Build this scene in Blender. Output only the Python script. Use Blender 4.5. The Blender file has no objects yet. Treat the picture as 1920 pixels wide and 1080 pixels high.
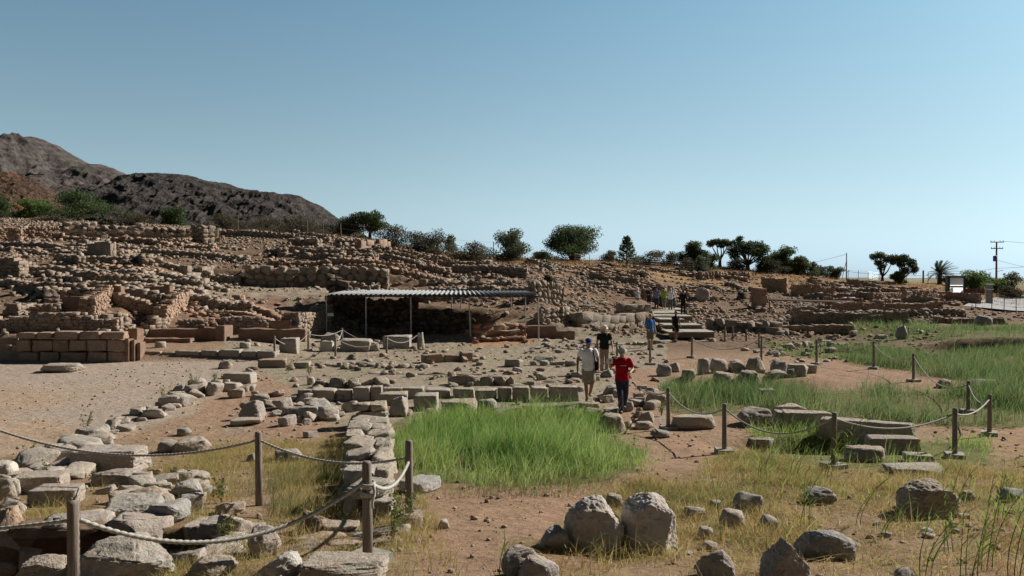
import bpy, bmesh, math, random
import numpy as np
from mathutils import Vector, Matrix

R = random.Random(11)
rng = np.random.default_rng(11)
S = bpy.context.scene
COL = S.collection
PI = math.pi

# ------------------------------------------------------------------ camera, sky, sun, exposure
F, HY, CZ = 1500.0, 517.0, 3.6
PITCH = math.atan((540 - HY) / F)
cam_d = bpy.data.cameras.new('camera')
cam = bpy.data.objects.new('camera', cam_d)
COL.objects.link(cam)
cam_d.sensor_width = 36
cam_d.lens = 36 * F / 1920
cam_d.clip_start = 0.05
cam_d.clip_end = 9000
cam.location = (0, 0, CZ)
cam.rotation_euler = (PI / 2 - PITCH, 0, 0)
S.camera = cam

SUN_EL = math.radians(33)
SUN_AZ = math.atan2(0.85, 0.52)          # clockwise from +Y towards +X
W = bpy.data.worlds.new("World")
S.world = W
W.use_nodes = True
wn, wl = W.node_tree.nodes, W.node_tree.links
bg = wn['Background']
sky = wn.new('ShaderNodeTexSky')
sky.sky_type = 'NISHITA'
sky.sun_disc = False
sky.sun_elevation = SUN_EL
sky.sun_rotation = SUN_AZ
sky.altitude = 0
sky.air_density = 1.0
sky.dust_density = 0.6
sky.ozone_density = 1.0
# the low band of this sky model is too orange for a clear morning: keep its brightness, pale blue there
bw = wn.new('ShaderNodeRGBToBW'); wl.new(sky.outputs[0], bw.inputs[0])
pale = wn.new('ShaderNodeMix'); pale.data_type = 'RGBA'; pale.blend_type = 'MULTIPLY'; pale.inputs[0].default_value = 1
wl.new(bw.outputs[0], pale.inputs[6]); pale.inputs[7].default_value = (1.16, .87, .95, 1)
tc = wn.new('ShaderNodeTexCoord'); sx = wn.new('ShaderNodeSeparateXYZ'); wl.new(tc.outputs['Generated'], sx.inputs[0])
mr = wn.new('ShaderNodeMapRange'); wl.new(sx.outputs[2], mr.inputs[0])
mr.inputs[1].default_value = .0; mr.inputs[2].default_value = .40; mr.inputs[3].default_value = 1.0; mr.inputs[4].default_value = .35
mxs = wn.new('ShaderNodeMix'); mxs.data_type = 'RGBA'
wl.new(mr.outputs[0], mxs.inputs[0]); wl.new(sky.outputs[0], mxs.inputs[6]); wl.new(pale.outputs[2], mxs.inputs[7])
# sky dimmed overhead and behind the camera to cut fill light and deepen shade
def wramp(val, a, b, lo, hi):
    m = wn.new('ShaderNodeMapRange'); m.interpolation_type = 'SMOOTHSTEP'; wl.new(val, m.inputs[0])
    for i, v in zip((1, 2, 3, 4), (a, b, lo, hi)): m.inputs[i].default_value = v
    return m.outputs[0]
f1 = wramp(sx.outputs[2], .30, .60, 1.0, .22)
f2 = wramp(sx.outputs[1], -.35, .45, .27, 1.0)
fm = wn.new('ShaderNodeMath'); fm.operation = 'MULTIPLY'; wl.new(f1, fm.inputs[0]); wl.new(f2, fm.inputs[1])
deep = wn.new('ShaderNodeMix'); deep.data_type = 'RGBA'; deep.blend_type = 'MULTIPLY'; deep.inputs[0].default_value = 1
wl.new(mxs.outputs[2], deep.inputs[6]); wl.new(fm.outputs[0], deep.inputs[7])
cool = wn.new('ShaderNodeMix'); cool.data_type = 'RGBA'; cool.blend_type = 'MULTIPLY'; cool.inputs[0].default_value = 1
wl.new(deep.outputs[2], cool.inputs[6]); cool.inputs[7].default_value = (.615, 1.08, 1.14, 1)
g1 = wramp(sx.outputs[0], -.05, .55, 0.0, 1.0); g2 = wramp(sx.outputs[2], .0, .34, .20, .02)
gm = wn.new('ShaderNodeMath'); gm.operation = 'MULTIPLY'; wl.new(g1, gm.inputs[0]); wl.new(g2, gm.inputs[1])
gs = wn.new('ShaderNodeMath'); gs.operation = 'SUBTRACT'; gs.inputs[0].default_value = 1; wl.new(gm.outputs[0], gs.inputs[1])
veil = wn.new('ShaderNodeMix'); veil.data_type = 'RGBA'; veil.blend_type = 'MULTIPLY'; veil.inputs[0].default_value = 1
wl.new(cool.outputs[2], veil.inputs[6]); wl.new(gs.outputs[0], veil.inputs[7])
wl.new(veil.outputs[2], bg.inputs[0])
bg.inputs[1].default_value = 0.076
sun_d = bpy.data.lights.new('sun', 'SUN')
sun_d.energy = 5.0
sun_d.angle = math.radians(0.5)
sun_d.color = (1.0, 0.94, 0.86)
sun = bpy.data.objects.new('sun', sun_d)
COL.objects.link(sun)
sv = Vector((math.sin(SUN_AZ) * math.cos(SUN_EL), math.cos(SUN_AZ) * math.cos(SUN_EL), math.sin(SUN_EL)))
sun.rotation_euler = sv.to_track_quat('Z', 'Y').to_euler()
S.view_settings.view_transform = 'Standard'
S.view_settings.look = 'None'
S.view_settings.exposure = 0.54
S.view_settings.gamma = 1
S.view_settings.use_curve_mapping = False

# ------------------------------------------------------------------ noise
def _h(ix, iy, iz):
    h = (ix.astype(np.uint32) * np.uint32(374761393) + iy.astype(np.uint32) * np.uint32(668265263) + iz.astype(np.uint32) * np.uint32(2147483647))
    h = (h ^ (h >> np.uint32(13))) * np.uint32(1274126177)
    h = h ^ (h >> np.uint32(16))
    return h.astype(np.float64) / 4294967295.0

def vnoise(p):
    p = np.asarray(p, float)
    i = np.floor(p).astype(np.int64)
    f = p - i
    f = f * f * (3 - 2 * f)
    r = 0
    for dx in (0, 1):
        wx = f[:, 0] if dx else 1 - f[:, 0]
        for dy in (0, 1):
            wy = f[:, 1] if dy else 1 - f[:, 1]
            for dz in (0, 1):
                wz = f[:, 2] if dz else 1 - f[:, 2]
                r = r + wx * wy * wz * _h(i[:, 0] + dx, i[:, 1] + dy, i[:, 2] + dz)
    return r * 2 - 1

def fbm(p, octv=4, ridged=False):
    p = np.asarray(p, float)
    a, s, r = 1.0, 0.0, 0
    for k in range(octv):
        n = vnoise(p + 17.3 * k)
        if ridged:
            n = 1 - 2 * np.abs(n)
        r = r + a * n
        s += a
        a *= 0.5
        p = p * 2.03
    return r / s

def sstep(a, b, x):
    t = np.clip((x - a) / (b - a), 0, 1)
    return t * t * (3 - 2 * t)

# ------------------------------------------------------------------ terrain height
def zz(py, d):
    return CZ + (HY - py) / F * d

NEARL = [(-20, 2.3), (0, 2.0), (3, 1.5), (5, 1.2), (7.5, .92), (10.6, .57), (14, .28), (17, .05), (22, 0), (31, 0)]
NEARR = [(-20, 2.3), (0, 2.0), (3, 1.5), (5, 1.2), (6.4, 1.03), (8, .78), (10, .55), (13.8, .28), (16, .05), (19, -.08), (25, 0), (31, 0)]
def Z(*a):
    return [(d, zz(py, d)) for d, py in a]
COLS = {
    -900: NEARL + [(33.2, .05), (34, 1.2), (37, 1.6)] + Z((45, 552), (55, 505), (70, 455), (80, 428), (92, 413), (108, 402)),
    0: NEARL + [(33.4, .05), (34, 1.1), (37, 1.5)] + Z((45, 552), (55, 505), (70, 455), (80, 428), (92, 415), (108, 408)),
    225: NEARL + [(33.4, 0), (34, 1.0), (37, 1.3)] + Z((46, 552), (55, 505), (70, 460), (78, 445), (90, 425), (108, 416)),
    250: NEARL + [(33.5, 0), (34.2, .42), (38, .5), (39.5, 1.2)] + Z((46, 552), (55, 505), (70, 463), (78, 447), (90, 427), (108, 418)),
    450: NEARL + [(33.7, 0), (34.6, .42), (38.5, .5), (40.5, 1.0), (44, 1.5)] + Z((50, 549), (58, 539), (60, 535), (61, 507), (75, 467), (90, 441), (108, 428)),
    600: NEARL + [(36, .05), (44, .3), (46.2, 1.1)] + Z((50, 551), (58, 541), (60, 538), (61, 507), (75, 467), (90, 447), (108, 438)),
    700: NEARL + [(40, .05), (49.3, .12), (50, 2.1)] + Z((58, 546), (61, 536), (62, 508), (75, 475), (92, 457), (108, 451)),
    850: NEARL + [(40, .05), (48.6, .1), (49.6, 1.55)] + Z((56, 553), (62, 536), (75, 506), (92, 483), (108, 475)),
    1000: NEARL + [(40, 0), (46.3, .08), (47.2, 1.0)] + Z((52, 568), (58, 549), (65, 529), (80, 504), (95, 489), (108, 486)),
    1150: NEARR + [(40, 0), (45, 0), (52, .2)] + Z((58, 592), (60, 578), (66, 553), (80, 522), (95, 500), (108, 488)),
    1300: NEARR + [(40, 0), (46, 0), (55, .42), (66, .5)] + Z((70, 573), (80, 548), (92, 521), (108, 497)),
    1450: NEARR + [(45, 0), (52, .15), (57, .3)] + Z((62, 596), (75, 568), (90, 536), (108, 509)),
    1600: NEARR + [(45, 0), (52, .03)] + Z((60, 602), (75, 573), (95, 543), (110, 525)),
    1700: NEARR + [(38, -.05), (40, .12), (45, .12), (49, .05), (58, .1)] + Z((75, 576), (95, 550), (110, 530)),
    1800: NEARR + [(38.8, -.12), (39.15, .52), (45, .47), (49, .05), (60, .1)] + Z((75, 581), (95, 557), (110, 537), (120, 527)),
    1920: NEARR + [(38.8, -.12), (39.15, .57), (46, .5), (50, .1)] + Z((64, 602), (76, 589), (90, 572), (105, 549), (120, 537)),
    2800: NEARR + [(38.8, -.12), (39.15, .57), (46, .5), (50, .1)] + Z((64, 602), (76, 589), (90, 572), (105, 549), (120, 537)),
}
_us = np.array([(k - 960) / F for k in sorted(COLS)])
_ds = np.concatenate([np.arange(-20, 130, .25), np.geomspace(130, 4000, 60)])
_tab = []
for k in sorted(COLS):
    c = COLS[k] + [(max(COLS[k][-1][0] + 14, 128), COLS[k][-1][1] - .8), (190, -1.5), (300, -4), (4000, -6)]
    _tab.append(np.interp(_ds, [a for a, b in c], [b for a, b in c]))
_tab = np.array(_tab)

def H(x, y, detail=True):
    x = np.atleast_1d(np.asarray(x, float)); y = np.atleast_1d(np.asarray(y, float))
    u = np.clip(x / np.maximum(y, 4.0), _us[0] + 1e-6, _us[-1] - 1e-6)
    # wavy walls of the terraces: shift the distance slightly
    dd = y
    ci = np.clip(np.searchsorted(_us, u) - 1, 0, len(_us) - 2)
    f = (u - _us[ci]) / (_us[ci + 1] - _us[ci])
    f = f * f * (3 - 2 * f) * .5 + f * .5
    di = np.clip(np.searchsorted(_ds, dd) - 1, 0, len(_ds) - 2)
    g = np.clip((dd - _ds[di]) / (_ds[di + 1] - _ds[di]), 0, 1)
    a = _tab[ci, di] * (1 - g) + _tab[ci, di + 1] * g
    b = _tab[ci + 1, di] * (1 - g) + _tab[ci + 1, di + 1] * g
    z = a * (1 - f) + b * f
    # cistern pit at the lower left
    m = sstep(-7.6, -7.2, x) * (1 - sstep(-3.35, -2.95, x + .15 * np.sin(y * 3))) * sstep(6.75, 7.0, y) * (1 - sstep(8.75, 8.95, y + .12 * np.sin(x * 2.3)))
    z = z - m * .75
    # dug basin behind the right ropes
    m2 = np.exp(-(((x - 6.2) / 1.9) ** 2 + ((y - 17.0) / .9) ** 2) ** 2)
    z = z - m2 * .45
    # cistern ring on the right
    m3 = np.exp(-(((x - 7.2) / 2.6) ** 2 + ((y - 26.6) / 1.5) ** 2) ** 2)
    z = z - m3 * .5
    # hump of spoil behind the right grass
    z = z + .55 * np.exp(-(((x - 21.5) / 4.5) ** 2 + ((y - 49) / 2.0) ** 2))
    if detail:
        P = np.stack([x, y, 0 * x], 1)
        hill = sstep(36, 46, y) * (1 - sstep(120, 160, y))
        cy = court(x, y)
        z = z + fbm(P * .45, 4) * (.03 + .17 * hill) * (1 - .8 * cy) + fbm(P * 2.2, 3) * (.02 + .07 * hill) * (1 - .85 * cy)
        z = z + fbm(P * .02, 3) * 3 * sstep(140, 300, y)
    return z

def court(x, y):
    """1 inside the bare courtyard"""
    xe = np.interp(y, [12, 15.3, 18, 21, 24, 27, 30, 33, 35], [-9.9, -9.4, -8.6, -8.3, -8.8, -9.8, -10.2, -10.6, -10.6])
    return (1 - sstep(-.35, .25, x - xe)) * sstep(14.6, 15.4, y) * (1 - sstep(33.2, 34, y))

def hz(x, y):
    return float(H(x, y)[0])

def ray(px, py):
    dx, dy = (px - 960) / F, (540 - py) / F
    c, s = math.cos(PITCH), math.sin(PITCH)
    return np.array([dx, c + dy * s, -s + dy * c])

_ts = np.concatenate([np.geomspace(2.5, 150, 1800)])
def hit(px, py):
    """the ground point the photo shows at this pixel"""
    d = ray(px, py)
    d = d / d[1]
    P = d[None] * _ts[:, None]
    below = (P[:, 2] + CZ) < H(P[:, 0], P[:, 1])
    k = int(np.argmax(below)) if below.any() else len(_ts) - 1
    t = _ts[k]
    return Vector((d[0] * t, t, hz(d[0] * t, t)))

def at(px, py, y):
    d = ray(px, py)
    d = d / d[1] * y
    return Vector((d[0], d[1], d[2] + CZ))

def X(px, y):
    return (px - 960) / F * y

def proj(x, y, z):
    c, s = math.cos(PITCH), math.sin(PITCH)
    zz_ = z - CZ
    fw = np.maximum(y * c - zz_ * s, .01)
    up = y * s + zz_ * c
    return 960 + F * x / fw, 540 - F * up / fw

def inpoly(px, py, poly):
    ins = np.zeros(px.shape, bool)
    n = len(poly)
    for i in range(n):
        x1, y1 = poly[i]
        x2, y2 = poly[(i + 1) % n]
        c = ((y1 > py) != (y2 > py)) & (px < (x2 - x1) * (py - y1) / ((y2 - y1) or 1e-9) + x1)
        ins ^= c
    return ins

# ------------------------------------------------------------------ object helpers
def tag(o, label=None, cat=None, group=None, kind=None):
    if label: o['label'] = label
    if cat: o['category'] = cat
    if group: o['group'] = group
    if cat and not kind: kind = 'thing'
    if kind: o['kind'] = kind
    return o

def empty(name, loc, rz=0, label=None, cat=None, group=None):
    o = bpy.data.objects.new(name, None)
    COL.objects.link(o)
    o.location = loc
    o.rotation_euler = (0, 0, rz)
    o.empty_display_size = .2
    return tag(o, label, cat, group)

def npmesh(name, V, Fc, mats=(), smooth=False, midx=None, attr=None):
    """V (n,3); Fc (m,k) one array, or a list of such arrays"""
    me = bpy.data.meshes.new(name)
    if not isinstance(Fc, (list, tuple)): Fc = [Fc]
    Fc = [f for f in Fc if len(f)]
    V = np.ascontiguousarray(V, np.float32)
    loops = np.concatenate([f.reshape(-1) for f in Fc]).astype(np.int32)
    tot = np.concatenate([np.full(len(f), f.shape[1], np.int32) for f in Fc])
    st = np.concatenate([[0], np.cumsum(tot)[:-1]]).astype(np.int32)
    me.vertices.add(len(V)); me.vertices.foreach_set('co', V.reshape(-1))
    me.loops.add(len(loops)); me.loops.foreach_set('vertex_index', loops)
    me.polygons.add(len(tot)); me.polygons.foreach_set('loop_start', st)
    me.polygons.foreach_set('loop_total', tot)
    if smooth: me.polygons.foreach_set('use_smooth', np.ones(len(tot), bool))
    for m in mats: me.materials.append(m)
    if midx is not None: me.polygons.foreach_set('material_index', np.asarray(midx, np.int32))
    if attr is not None:
        a = me.color_attributes.new('soil', 'FLOAT_COLOR', 'POINT')
        a.data.foreach_set('color', np.ascontiguousarray(attr, np.float32).reshape(-1))
    me.update()
    me.validate()
    return me

def link(name, me, parent=None, loc=None):
    o = bpy.data.objects.new(name, me)
    COL.objects.link(o)
    if parent is not None: o.parent = parent
    if loc is not None: o.location = loc
    return o

class MB:
    """collects shapes for ONE mesh object"""
    def __init__(s): s.v, s.f, s.m, s.mi = [], [], [], 0
    def add(s, V, Fs):
        o = len(s.v)
        s.v.extend([tuple(map(float, p)) for p in V])
        for f in Fs:
            s.f.append(tuple(int(i) + o for i in f)); s.m.append(s.mi)
        return s
    def box(s, c, d, rz=0, taper=1.0):
        x, y, z = d[0] / 2, d[1] / 2, d[2] / 2
        V = [(-x, -y, -z), (x, -y, -z), (x, y, -z), (-x, y, -z), (-x * taper, -y * taper, z), (x * taper, -y * taper, z), (x * taper, y * taper, z), (-x * taper, y * taper, z)]
        ca, sa = math.cos(rz), math.sin(rz)
        V = [(c[0] + a * ca - b * sa, c[1] + a * sa + b * ca, c[2] + e) for a, b, e in V]
        return s.add(V, [(3, 2, 1, 0), (4, 5, 6, 7), (0, 1, 5, 4), (1, 2, 6, 5), (2, 3, 7, 6), (3, 0, 4, 7)])
    def loft(s, rings, n=16, cap=True):
        """rings: (centre, rx, ry, axis) - ellipse rings about an axis direction (default up)"""
        V, Fs = [], []
        for c, rx, ry, ax in rings:
            ax = Vector(ax).normalized()
            u = Vector((1, 0, 0)) if abs(ax.x) < .8 else Vector((0, 1, 0))
            w = ax.cross(u).normalized(); u = w.cross(ax).normalized()
            for k in range(n):
                t = 2 * PI * k / n
                V.append(Vector(c) + u * (rx * math.cos(t)) + w * (ry * math.sin(t)))
        for r in range(len(rings) - 1):
            for k in range(n):
                a, b = r * n + k, r * n + (k + 1) % n
                Fs.append((a, b, b + n, a + n))
        if cap:
            Fs.append(tuple(range(n - 1, -1, -1)))
            Fs.append(tuple(range((len(rings) - 1) * n, len(rings) * n)))
        return s.add(V, Fs)
    def tube(s, pts, rad, n=8, cap=True):
        pts = [Vector(p) for p in pts]
        if not hasattr(rad, '__len__'): rad = [rad] * len(pts)
        rings = []
        ref = None
        V, Fs = [], []
        for i, p in enumerate(pts):
            ax = (pts[min(i + 1, len(pts) - 1)] - pts[max(i - 1, 0)]).normalized()
            if ref is None:
                ref = Vector((1, 0, 0)) if abs(ax.x) < .8 else Vector((0, 1, 0))
            ref = (ref - ax * ref.dot(ax)).normalized()
            w = ax.cross(ref)
            for k in range(n):
                t = 2 * PI * k / n
                V.append(p + (ref * math.cos(t) + w * math.sin(t)) * rad[i])
        for r in range(len(pts) - 1):
            for k in range(n):
                a, b = r * n + k, r * n + (k + 1) % n
                Fs.append((a, b, b + n, a + n))
        if cap:
            Fs.append(tuple(range(n - 1, -1, -1)))
            Fs.append(tuple(range((len(pts) - 1) * n, len(pts) * n)))
        return s.add(V, Fs)
    def capsule(s, p0, p1, r0, r1, n=12):
        p0, p1 = Vector(p0), Vector(p1)
        ax = (p1 - p0).normalized()
        pts, rad = [], []
        for a in (80, 50, 25): pts.append(p0 - ax * r0 * math.sin(math.radians(a))); rad.append(r0 * math.cos(math.radians(a)))
        pts += [p0, p1]; rad += [r0, r1]
        for a in (25, 50, 80): pts.append(p1 + ax * r1 * math.sin(math.radians(a))); rad.append(r1 * math.cos(math.radians(a)))
        return s.tube(pts, rad, n)
    def ell(s, c, r, rot=None, n=14):
        V, Fs = [], []
        m = n // 2
        for i in range(m + 1):
            a = PI * i / m
            for k in range(n):
                t = 2 * PI * k / n
                p = Vector((math.sin(a) * math.cos(t) * r[0], math.sin(a) * math.sin(t) * r[1], math.cos(a) * r[2]))
                if rot is not None: p = rot @ p
                V.append(Vector(c) + p)
        for i in range(m):
            for k in range(n):
                a, b = i * n + k, i * n + (k + 1) % n
                Fs.append((a, a + n, b + n, b))
        return s.add(V, Fs)
    def mesh(s, name, mats, smooth=False):
        me = bpy.data.meshes.new(name)
        me.from_pydata(s.v, [], s.f)
        if not isinstance(mats, (list, tuple)): mats = [mats]
        for m in mats: me.materials.append(m)
        me.polygons.foreach_set('material_index', s.m)
        if smooth: me.polygons.foreach_set('use_smooth', [True] * len(s.f))
        me.validate(); me.update()
        return me
    def build(s, name, mats, parent=None, smooth=False, loc=None):
        return link(name, s.mesh(name, mats, smooth), parent, loc)

# ------------------------------------------------------------------ materials
class NT:
    def __init__(s, name):
        s.m = bpy.data.materials.new(name); s.m.use_nodes = True
        s.n, s.l = s.m.node_tree.nodes, s.m.node_tree.links
        s.b = s.n['Principled BSDF']
        s.pos = s.n.new('ShaderNodeNewGeometry')
    def node(s, t, **k):
        o = s.n.new('ShaderNode' + t)
        for a, b in k.items(): setattr(o, a, b)
        return o
    def noise(s, scale, detail=5, rough=.6, vec=None):
        o = s.node('TexNoise'); o.inputs['Scale'].default_value = scale; o.inputs['Detail'].default_value = detail; o.inputs['Roughness'].default_value = rough
        s.l.new(vec or s.pos.outputs['Position'], o.inputs['Vector'])
        return o.outputs[0]
    def vor(s, scale, vec=None, feature='F1'):
        o = s.node('TexVoronoi', feature=feature); o.inputs['Scale'].default_value = scale
        s.l.new(vec or s.pos.outputs['Position'], o.inputs['Vector'])
        return o.outputs['Distance']
    def ramp(s, fac, *stops):
        o = s.node('ValToRGB')
        e = o.color_ramp.elements
        while len(e) < len(stops): e.new(.5)
        for i, (p, c) in enumerate(stops):
            e[i].position = p
            e[i].color = (c, c, c, 1) if not hasattr(c, '__len__') else (*c, 1)
        s.l.new(fac, o.inputs[0])
        return o.outputs[0]
    def mix(s, fac, a, b, blend='MIX'):
        o = s.node('Mix', data_type='RGBA', blend_type=blend)
        for i, x in ((0, fac), (6, a), (7, b)):
            if hasattr(x, 'is_output'): s.l.new(x, o.inputs[i])
            elif i == 0: o.inputs[0].default_value = x
            else: o.inputs[i].default_value = (*x, 1)
        return o.outputs[2]
    def math(s, op, a, b=0.0):
        o = s.node('Math', operation=op)
        for i, x in ((0, a), (1, b)):
            if hasattr(x, 'is_output'): s.l.new(x, o.inputs[i])
            else: o.inputs[i].default_value = x
        return o.outputs[0]
    def bump(s, h, strength=.5, dist=.02):
        o = s.node('Bump'); o.inputs['Strength'].default_value = strength; o.inputs['Distance'].default_value = dist
        s.l.new(h, o.inputs['Height']); s.l.new(o.outputs[0], s.b.inputs['Normal'])
    def done(s, col, rough=.9, spec=.25):
        if hasattr(col, 'is_output'): s.l.new(col, s.b.inputs['Base Color'])
        else: s.b.inputs['Base Color'].default_value = (*col, 1)
        s.b.inputs['Roughness'].default_value = rough
        s.b.inputs['Specular IOR Level'].default_value = spec
        return s.m

def stone_mat(name, a, b, c, scale=1.0, single=False, bumpk=1.0, lichen=.5):
    t = NT(name)
    if single: rnd = t.node('ObjectInfo').outputs['Random']
    else: rnd = t.pos.outputs['Random Per Island']
    base = t.ramp(rnd, (0, a), (.35, b), (.68, c), (1, tuple(x * .82 for x in a)))
    n1 = t.noise(2.2 * scale, 6, .65)
    n2 = t.noise(11 * scale, 8, .7)
    col = t.mix(t.ramp(n1, (.38, 0), (.66, 1)), base, t.mix(.5, base, (.40, .30, .215)))
    col = t.mix(t.math('MULTIPLY', t.ramp(n2, (.50, 0), (.62, 1)), lichen), col, (.48, .455, .40))
    col = t.mix(t.math('MULTIPLY', t.ramp(t.noise(23 * scale, 6, .7), (.55, 0), (.68, 1)), .35 if single else .7), col, (.12, .105, .09))
    v = t.ramp(t.vor(26 * scale), (.0, 0), (.35, 1))
    h = t.math('ADD', t.math('MULTIPLY', t.noise(7 * scale, 9, .7), 1.6), t.math('MULTIPLY', v, .25))
    t.bump(h, .75 * bumpk, .05 / scale)
    return t.done(col, .95, .12)

def flat_mat(name, col, rough=.8, nscale=20, var=.25, bump=.2, spec=.3, metal=0):
    t = NT(name)
    n = t.noise(nscale, 5, .6)
    lo = tuple(x * (1 - var) for x in col); hi = tuple(min(1, x * (1 + var)) for x in col)
    c = t.ramp(n, (.3, lo), (.7, hi))
    if bump: t.bump(n, bump, .01)
    t.b.inputs['Metallic'].default_value = metal
    return t.done(c, rough, spec)

def leaf_mat(name, cols, trans=.35, rough=.75, ns=.6):
    t = NT(name)
    k = len(cols)
    c = t.ramp(t.pos.outputs['Random Per Island'], *[(i / max(1, k - 1), cc) for i, cc in enumerate(cols)])
    n = t.noise(ns, 3, .5)
    c = t.mix(t.ramp(n, (.35, 0), (.7, .55)), c, tuple(x * 1.25 for x in cols[-1]))
    t.done(c, rough, .15)
    tr = t.node('BsdfTranslucent'); t.l.new(c, tr.inputs[0])
    mx = t.node('MixShader'); mx.inputs[0].default_value = trans
    t.l.new(t.b.outputs[0], mx.inputs[1]); t.l.new(tr.outputs[0], mx.inputs[2])
    t.l.new(mx.outputs[0], t.n['Material Output'].inputs[0])
    return t.m

M = {}
M['stone'] = stone_mat('limestone', (.29, .245, .195), (.25, .185, .14), (.23, .205, .175))
M['stone1'] = stone_mat('limestone_single', (.36, .32, .27), (.33, .265, .21), (.32, .30, .27), single=True, scale=1.3)
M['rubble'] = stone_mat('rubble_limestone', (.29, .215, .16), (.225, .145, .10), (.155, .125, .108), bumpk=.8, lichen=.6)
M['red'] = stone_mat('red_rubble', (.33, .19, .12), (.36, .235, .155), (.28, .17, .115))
M['orange'] = stone_mat('orange_earth_stone', (.36, .19, .12), (.38, .225, .15), (.31, .17, .115), lichen=.2)
M['pairst'] = stone_mat('pale_grey_boulder', (.46, .42, .385), (.49, .45, .41), (.44, .41, .385), single=True, scale=1.5, bumpk=.7)
M['white'] = stone_mat('pale_limestone', (.55, .52, .46), (.50, .45, .37), (.50, .48, .44), single=True, scale=1.4)
M['brown'] = stone_mat('brown_boulder', (.35, .30, .265), (.38, .325, .285), (.33, .295, .27), single=True, scale=1.5)
M['greyst'] = stone_mat('blue_grey_boulder', (.29, .29, .285), (.33, .325, .31), (.26, .26, .26), single=True, scale=1.6)
M['plaster'] = flat_mat('earth_plaster', (.22, .145, .108), .95, 3, .25, .4, .1)
M['dark'] = flat_mat('shade_darkened_earth', (.085, .055, .04), .98, 3, .4, .8, .03)  # earth core of the shelter banks, roof shade put into its colour
M['earth'] = flat_mat('packed_earth_core', (.20, .135, .095), .98, 4, .3, .4, .05)
M['wood'] = None
def wood_mat(name, col):
    t = NT(name)
    mp = t.node('Mapping'); mp.inputs['Scale'].default_value = (22, 22, 1.6)
    tc = t.node('TexCoord'); t.l.new(tc.outputs['Object'], mp.inputs[0])
    n = t.noise(3, 7, .65, mp.outputs[0])
    c = t.ramp(n, (.3, tuple(x * .5 for x in col)), (.5, col), (.75, tuple(min(1, x * 1.5) for x in col)))
    t.bump(n, .5, .01)
    return t.done(c, .85, .2)
M['wood'] = wood_mat('weathered_wood', (.20, .165, .135))
M['woodgrey'] = wood_mat('grey_planks', (.34, .31, .25))
M['concrete'] = flat_mat('concrete', (.25, .235, .21), .9, 9, .25, .3)
M['metal'] = flat_mat('galvanised_pipe', (.42, .42, .42), .5, 9, .15, 0, .5, .5)
M['zinc'] = flat_mat('corrugated_sheet', (.24, .25, .255), .6, 3, .2, 0, .4, .3)
M['sign'] = flat_mat('white_board', (.75, .75, .73), .6, 2, .05, 0)
M['darkmetal'] = flat_mat('dark_metal', (.035, .035, .04), .6, 5, .2, 0)
M['bark'] = flat_mat('bark', (.085, .068, .055), .95, 12, .4, .6, .1)
def rope_mat():
    t = NT('rope_fibre')
    n = t.noise(60, 6, .6)
    t.bump(n, .4, .004)
    return t.done(t.ramp(n, (.3, (.27, .255, .225)), (.7, (.50, .48, .44))), .9, .1)
M['rope'] = rope_mat()
M['leafdark'] = leaf_mat('evergreen_leaves', [(0.037, 0.060, 0.027), (0.060, 0.088, 0.037), (0.093, 0.128, 0.051)], 0.35)
M['leafolive'] = leaf_mat('olive_leaves', [(0.072, 0.096, 0.056), (0.104, 0.128, 0.072), (0.144, 0.160, 0.096)], 0.35)
M['leafgreen'] = leaf_mat('fresh_leaves', [(0.060, 0.112, 0.030), (0.090, 0.150, 0.045), (0.135, 0.195, 0.060)], 0.4)
M['leafdry'] = leaf_mat('dry_twigs', [(0.062, 0.056, 0.036), (0.081, 0.073, 0.044), (0.093, 0.086, 0.055)], 0.3)
M['leafgrey'] = leaf_mat('grey_green_scrub', [(.07, .075, .05), (.09, .095, .06), (.12, .11, .075)], .2)
M['palm'] = leaf_mat('palm_leaflets', [(0.053, 0.083, 0.045), (0.075, 0.105, 0.060)], 0.3)
M['grass'] = leaf_mat('green_grass', [(0.091, 0.217, 0.031), (0.141, 0.290, 0.050), (0.184, 0.319, 0.079), (0.367, 0.392, 0.142)], 0.5, .6, .5)
M['grassfar'] = leaf_mat('marsh_grass', [(0.052, 0.114, 0.034), (0.077, 0.159, 0.044), (0.113, 0.199, 0.061), (0.226, 0.239, 0.111)], 0.5, .6, .25)
M['straw'] = leaf_mat('dry_straw', [(0.360, 0.252, 0.108), (0.504, 0.372, 0.168), (0.624, 0.504, 0.276), (0.288, 0.180, 0.072)], 0.4, .8, .9)
M['weed'] = leaf_mat('weed_leaves', [(0.091, 0.125, 0.036), (0.130, 0.163, 0.054), (0.260, 0.225, 0.096)], 0.5)
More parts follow.
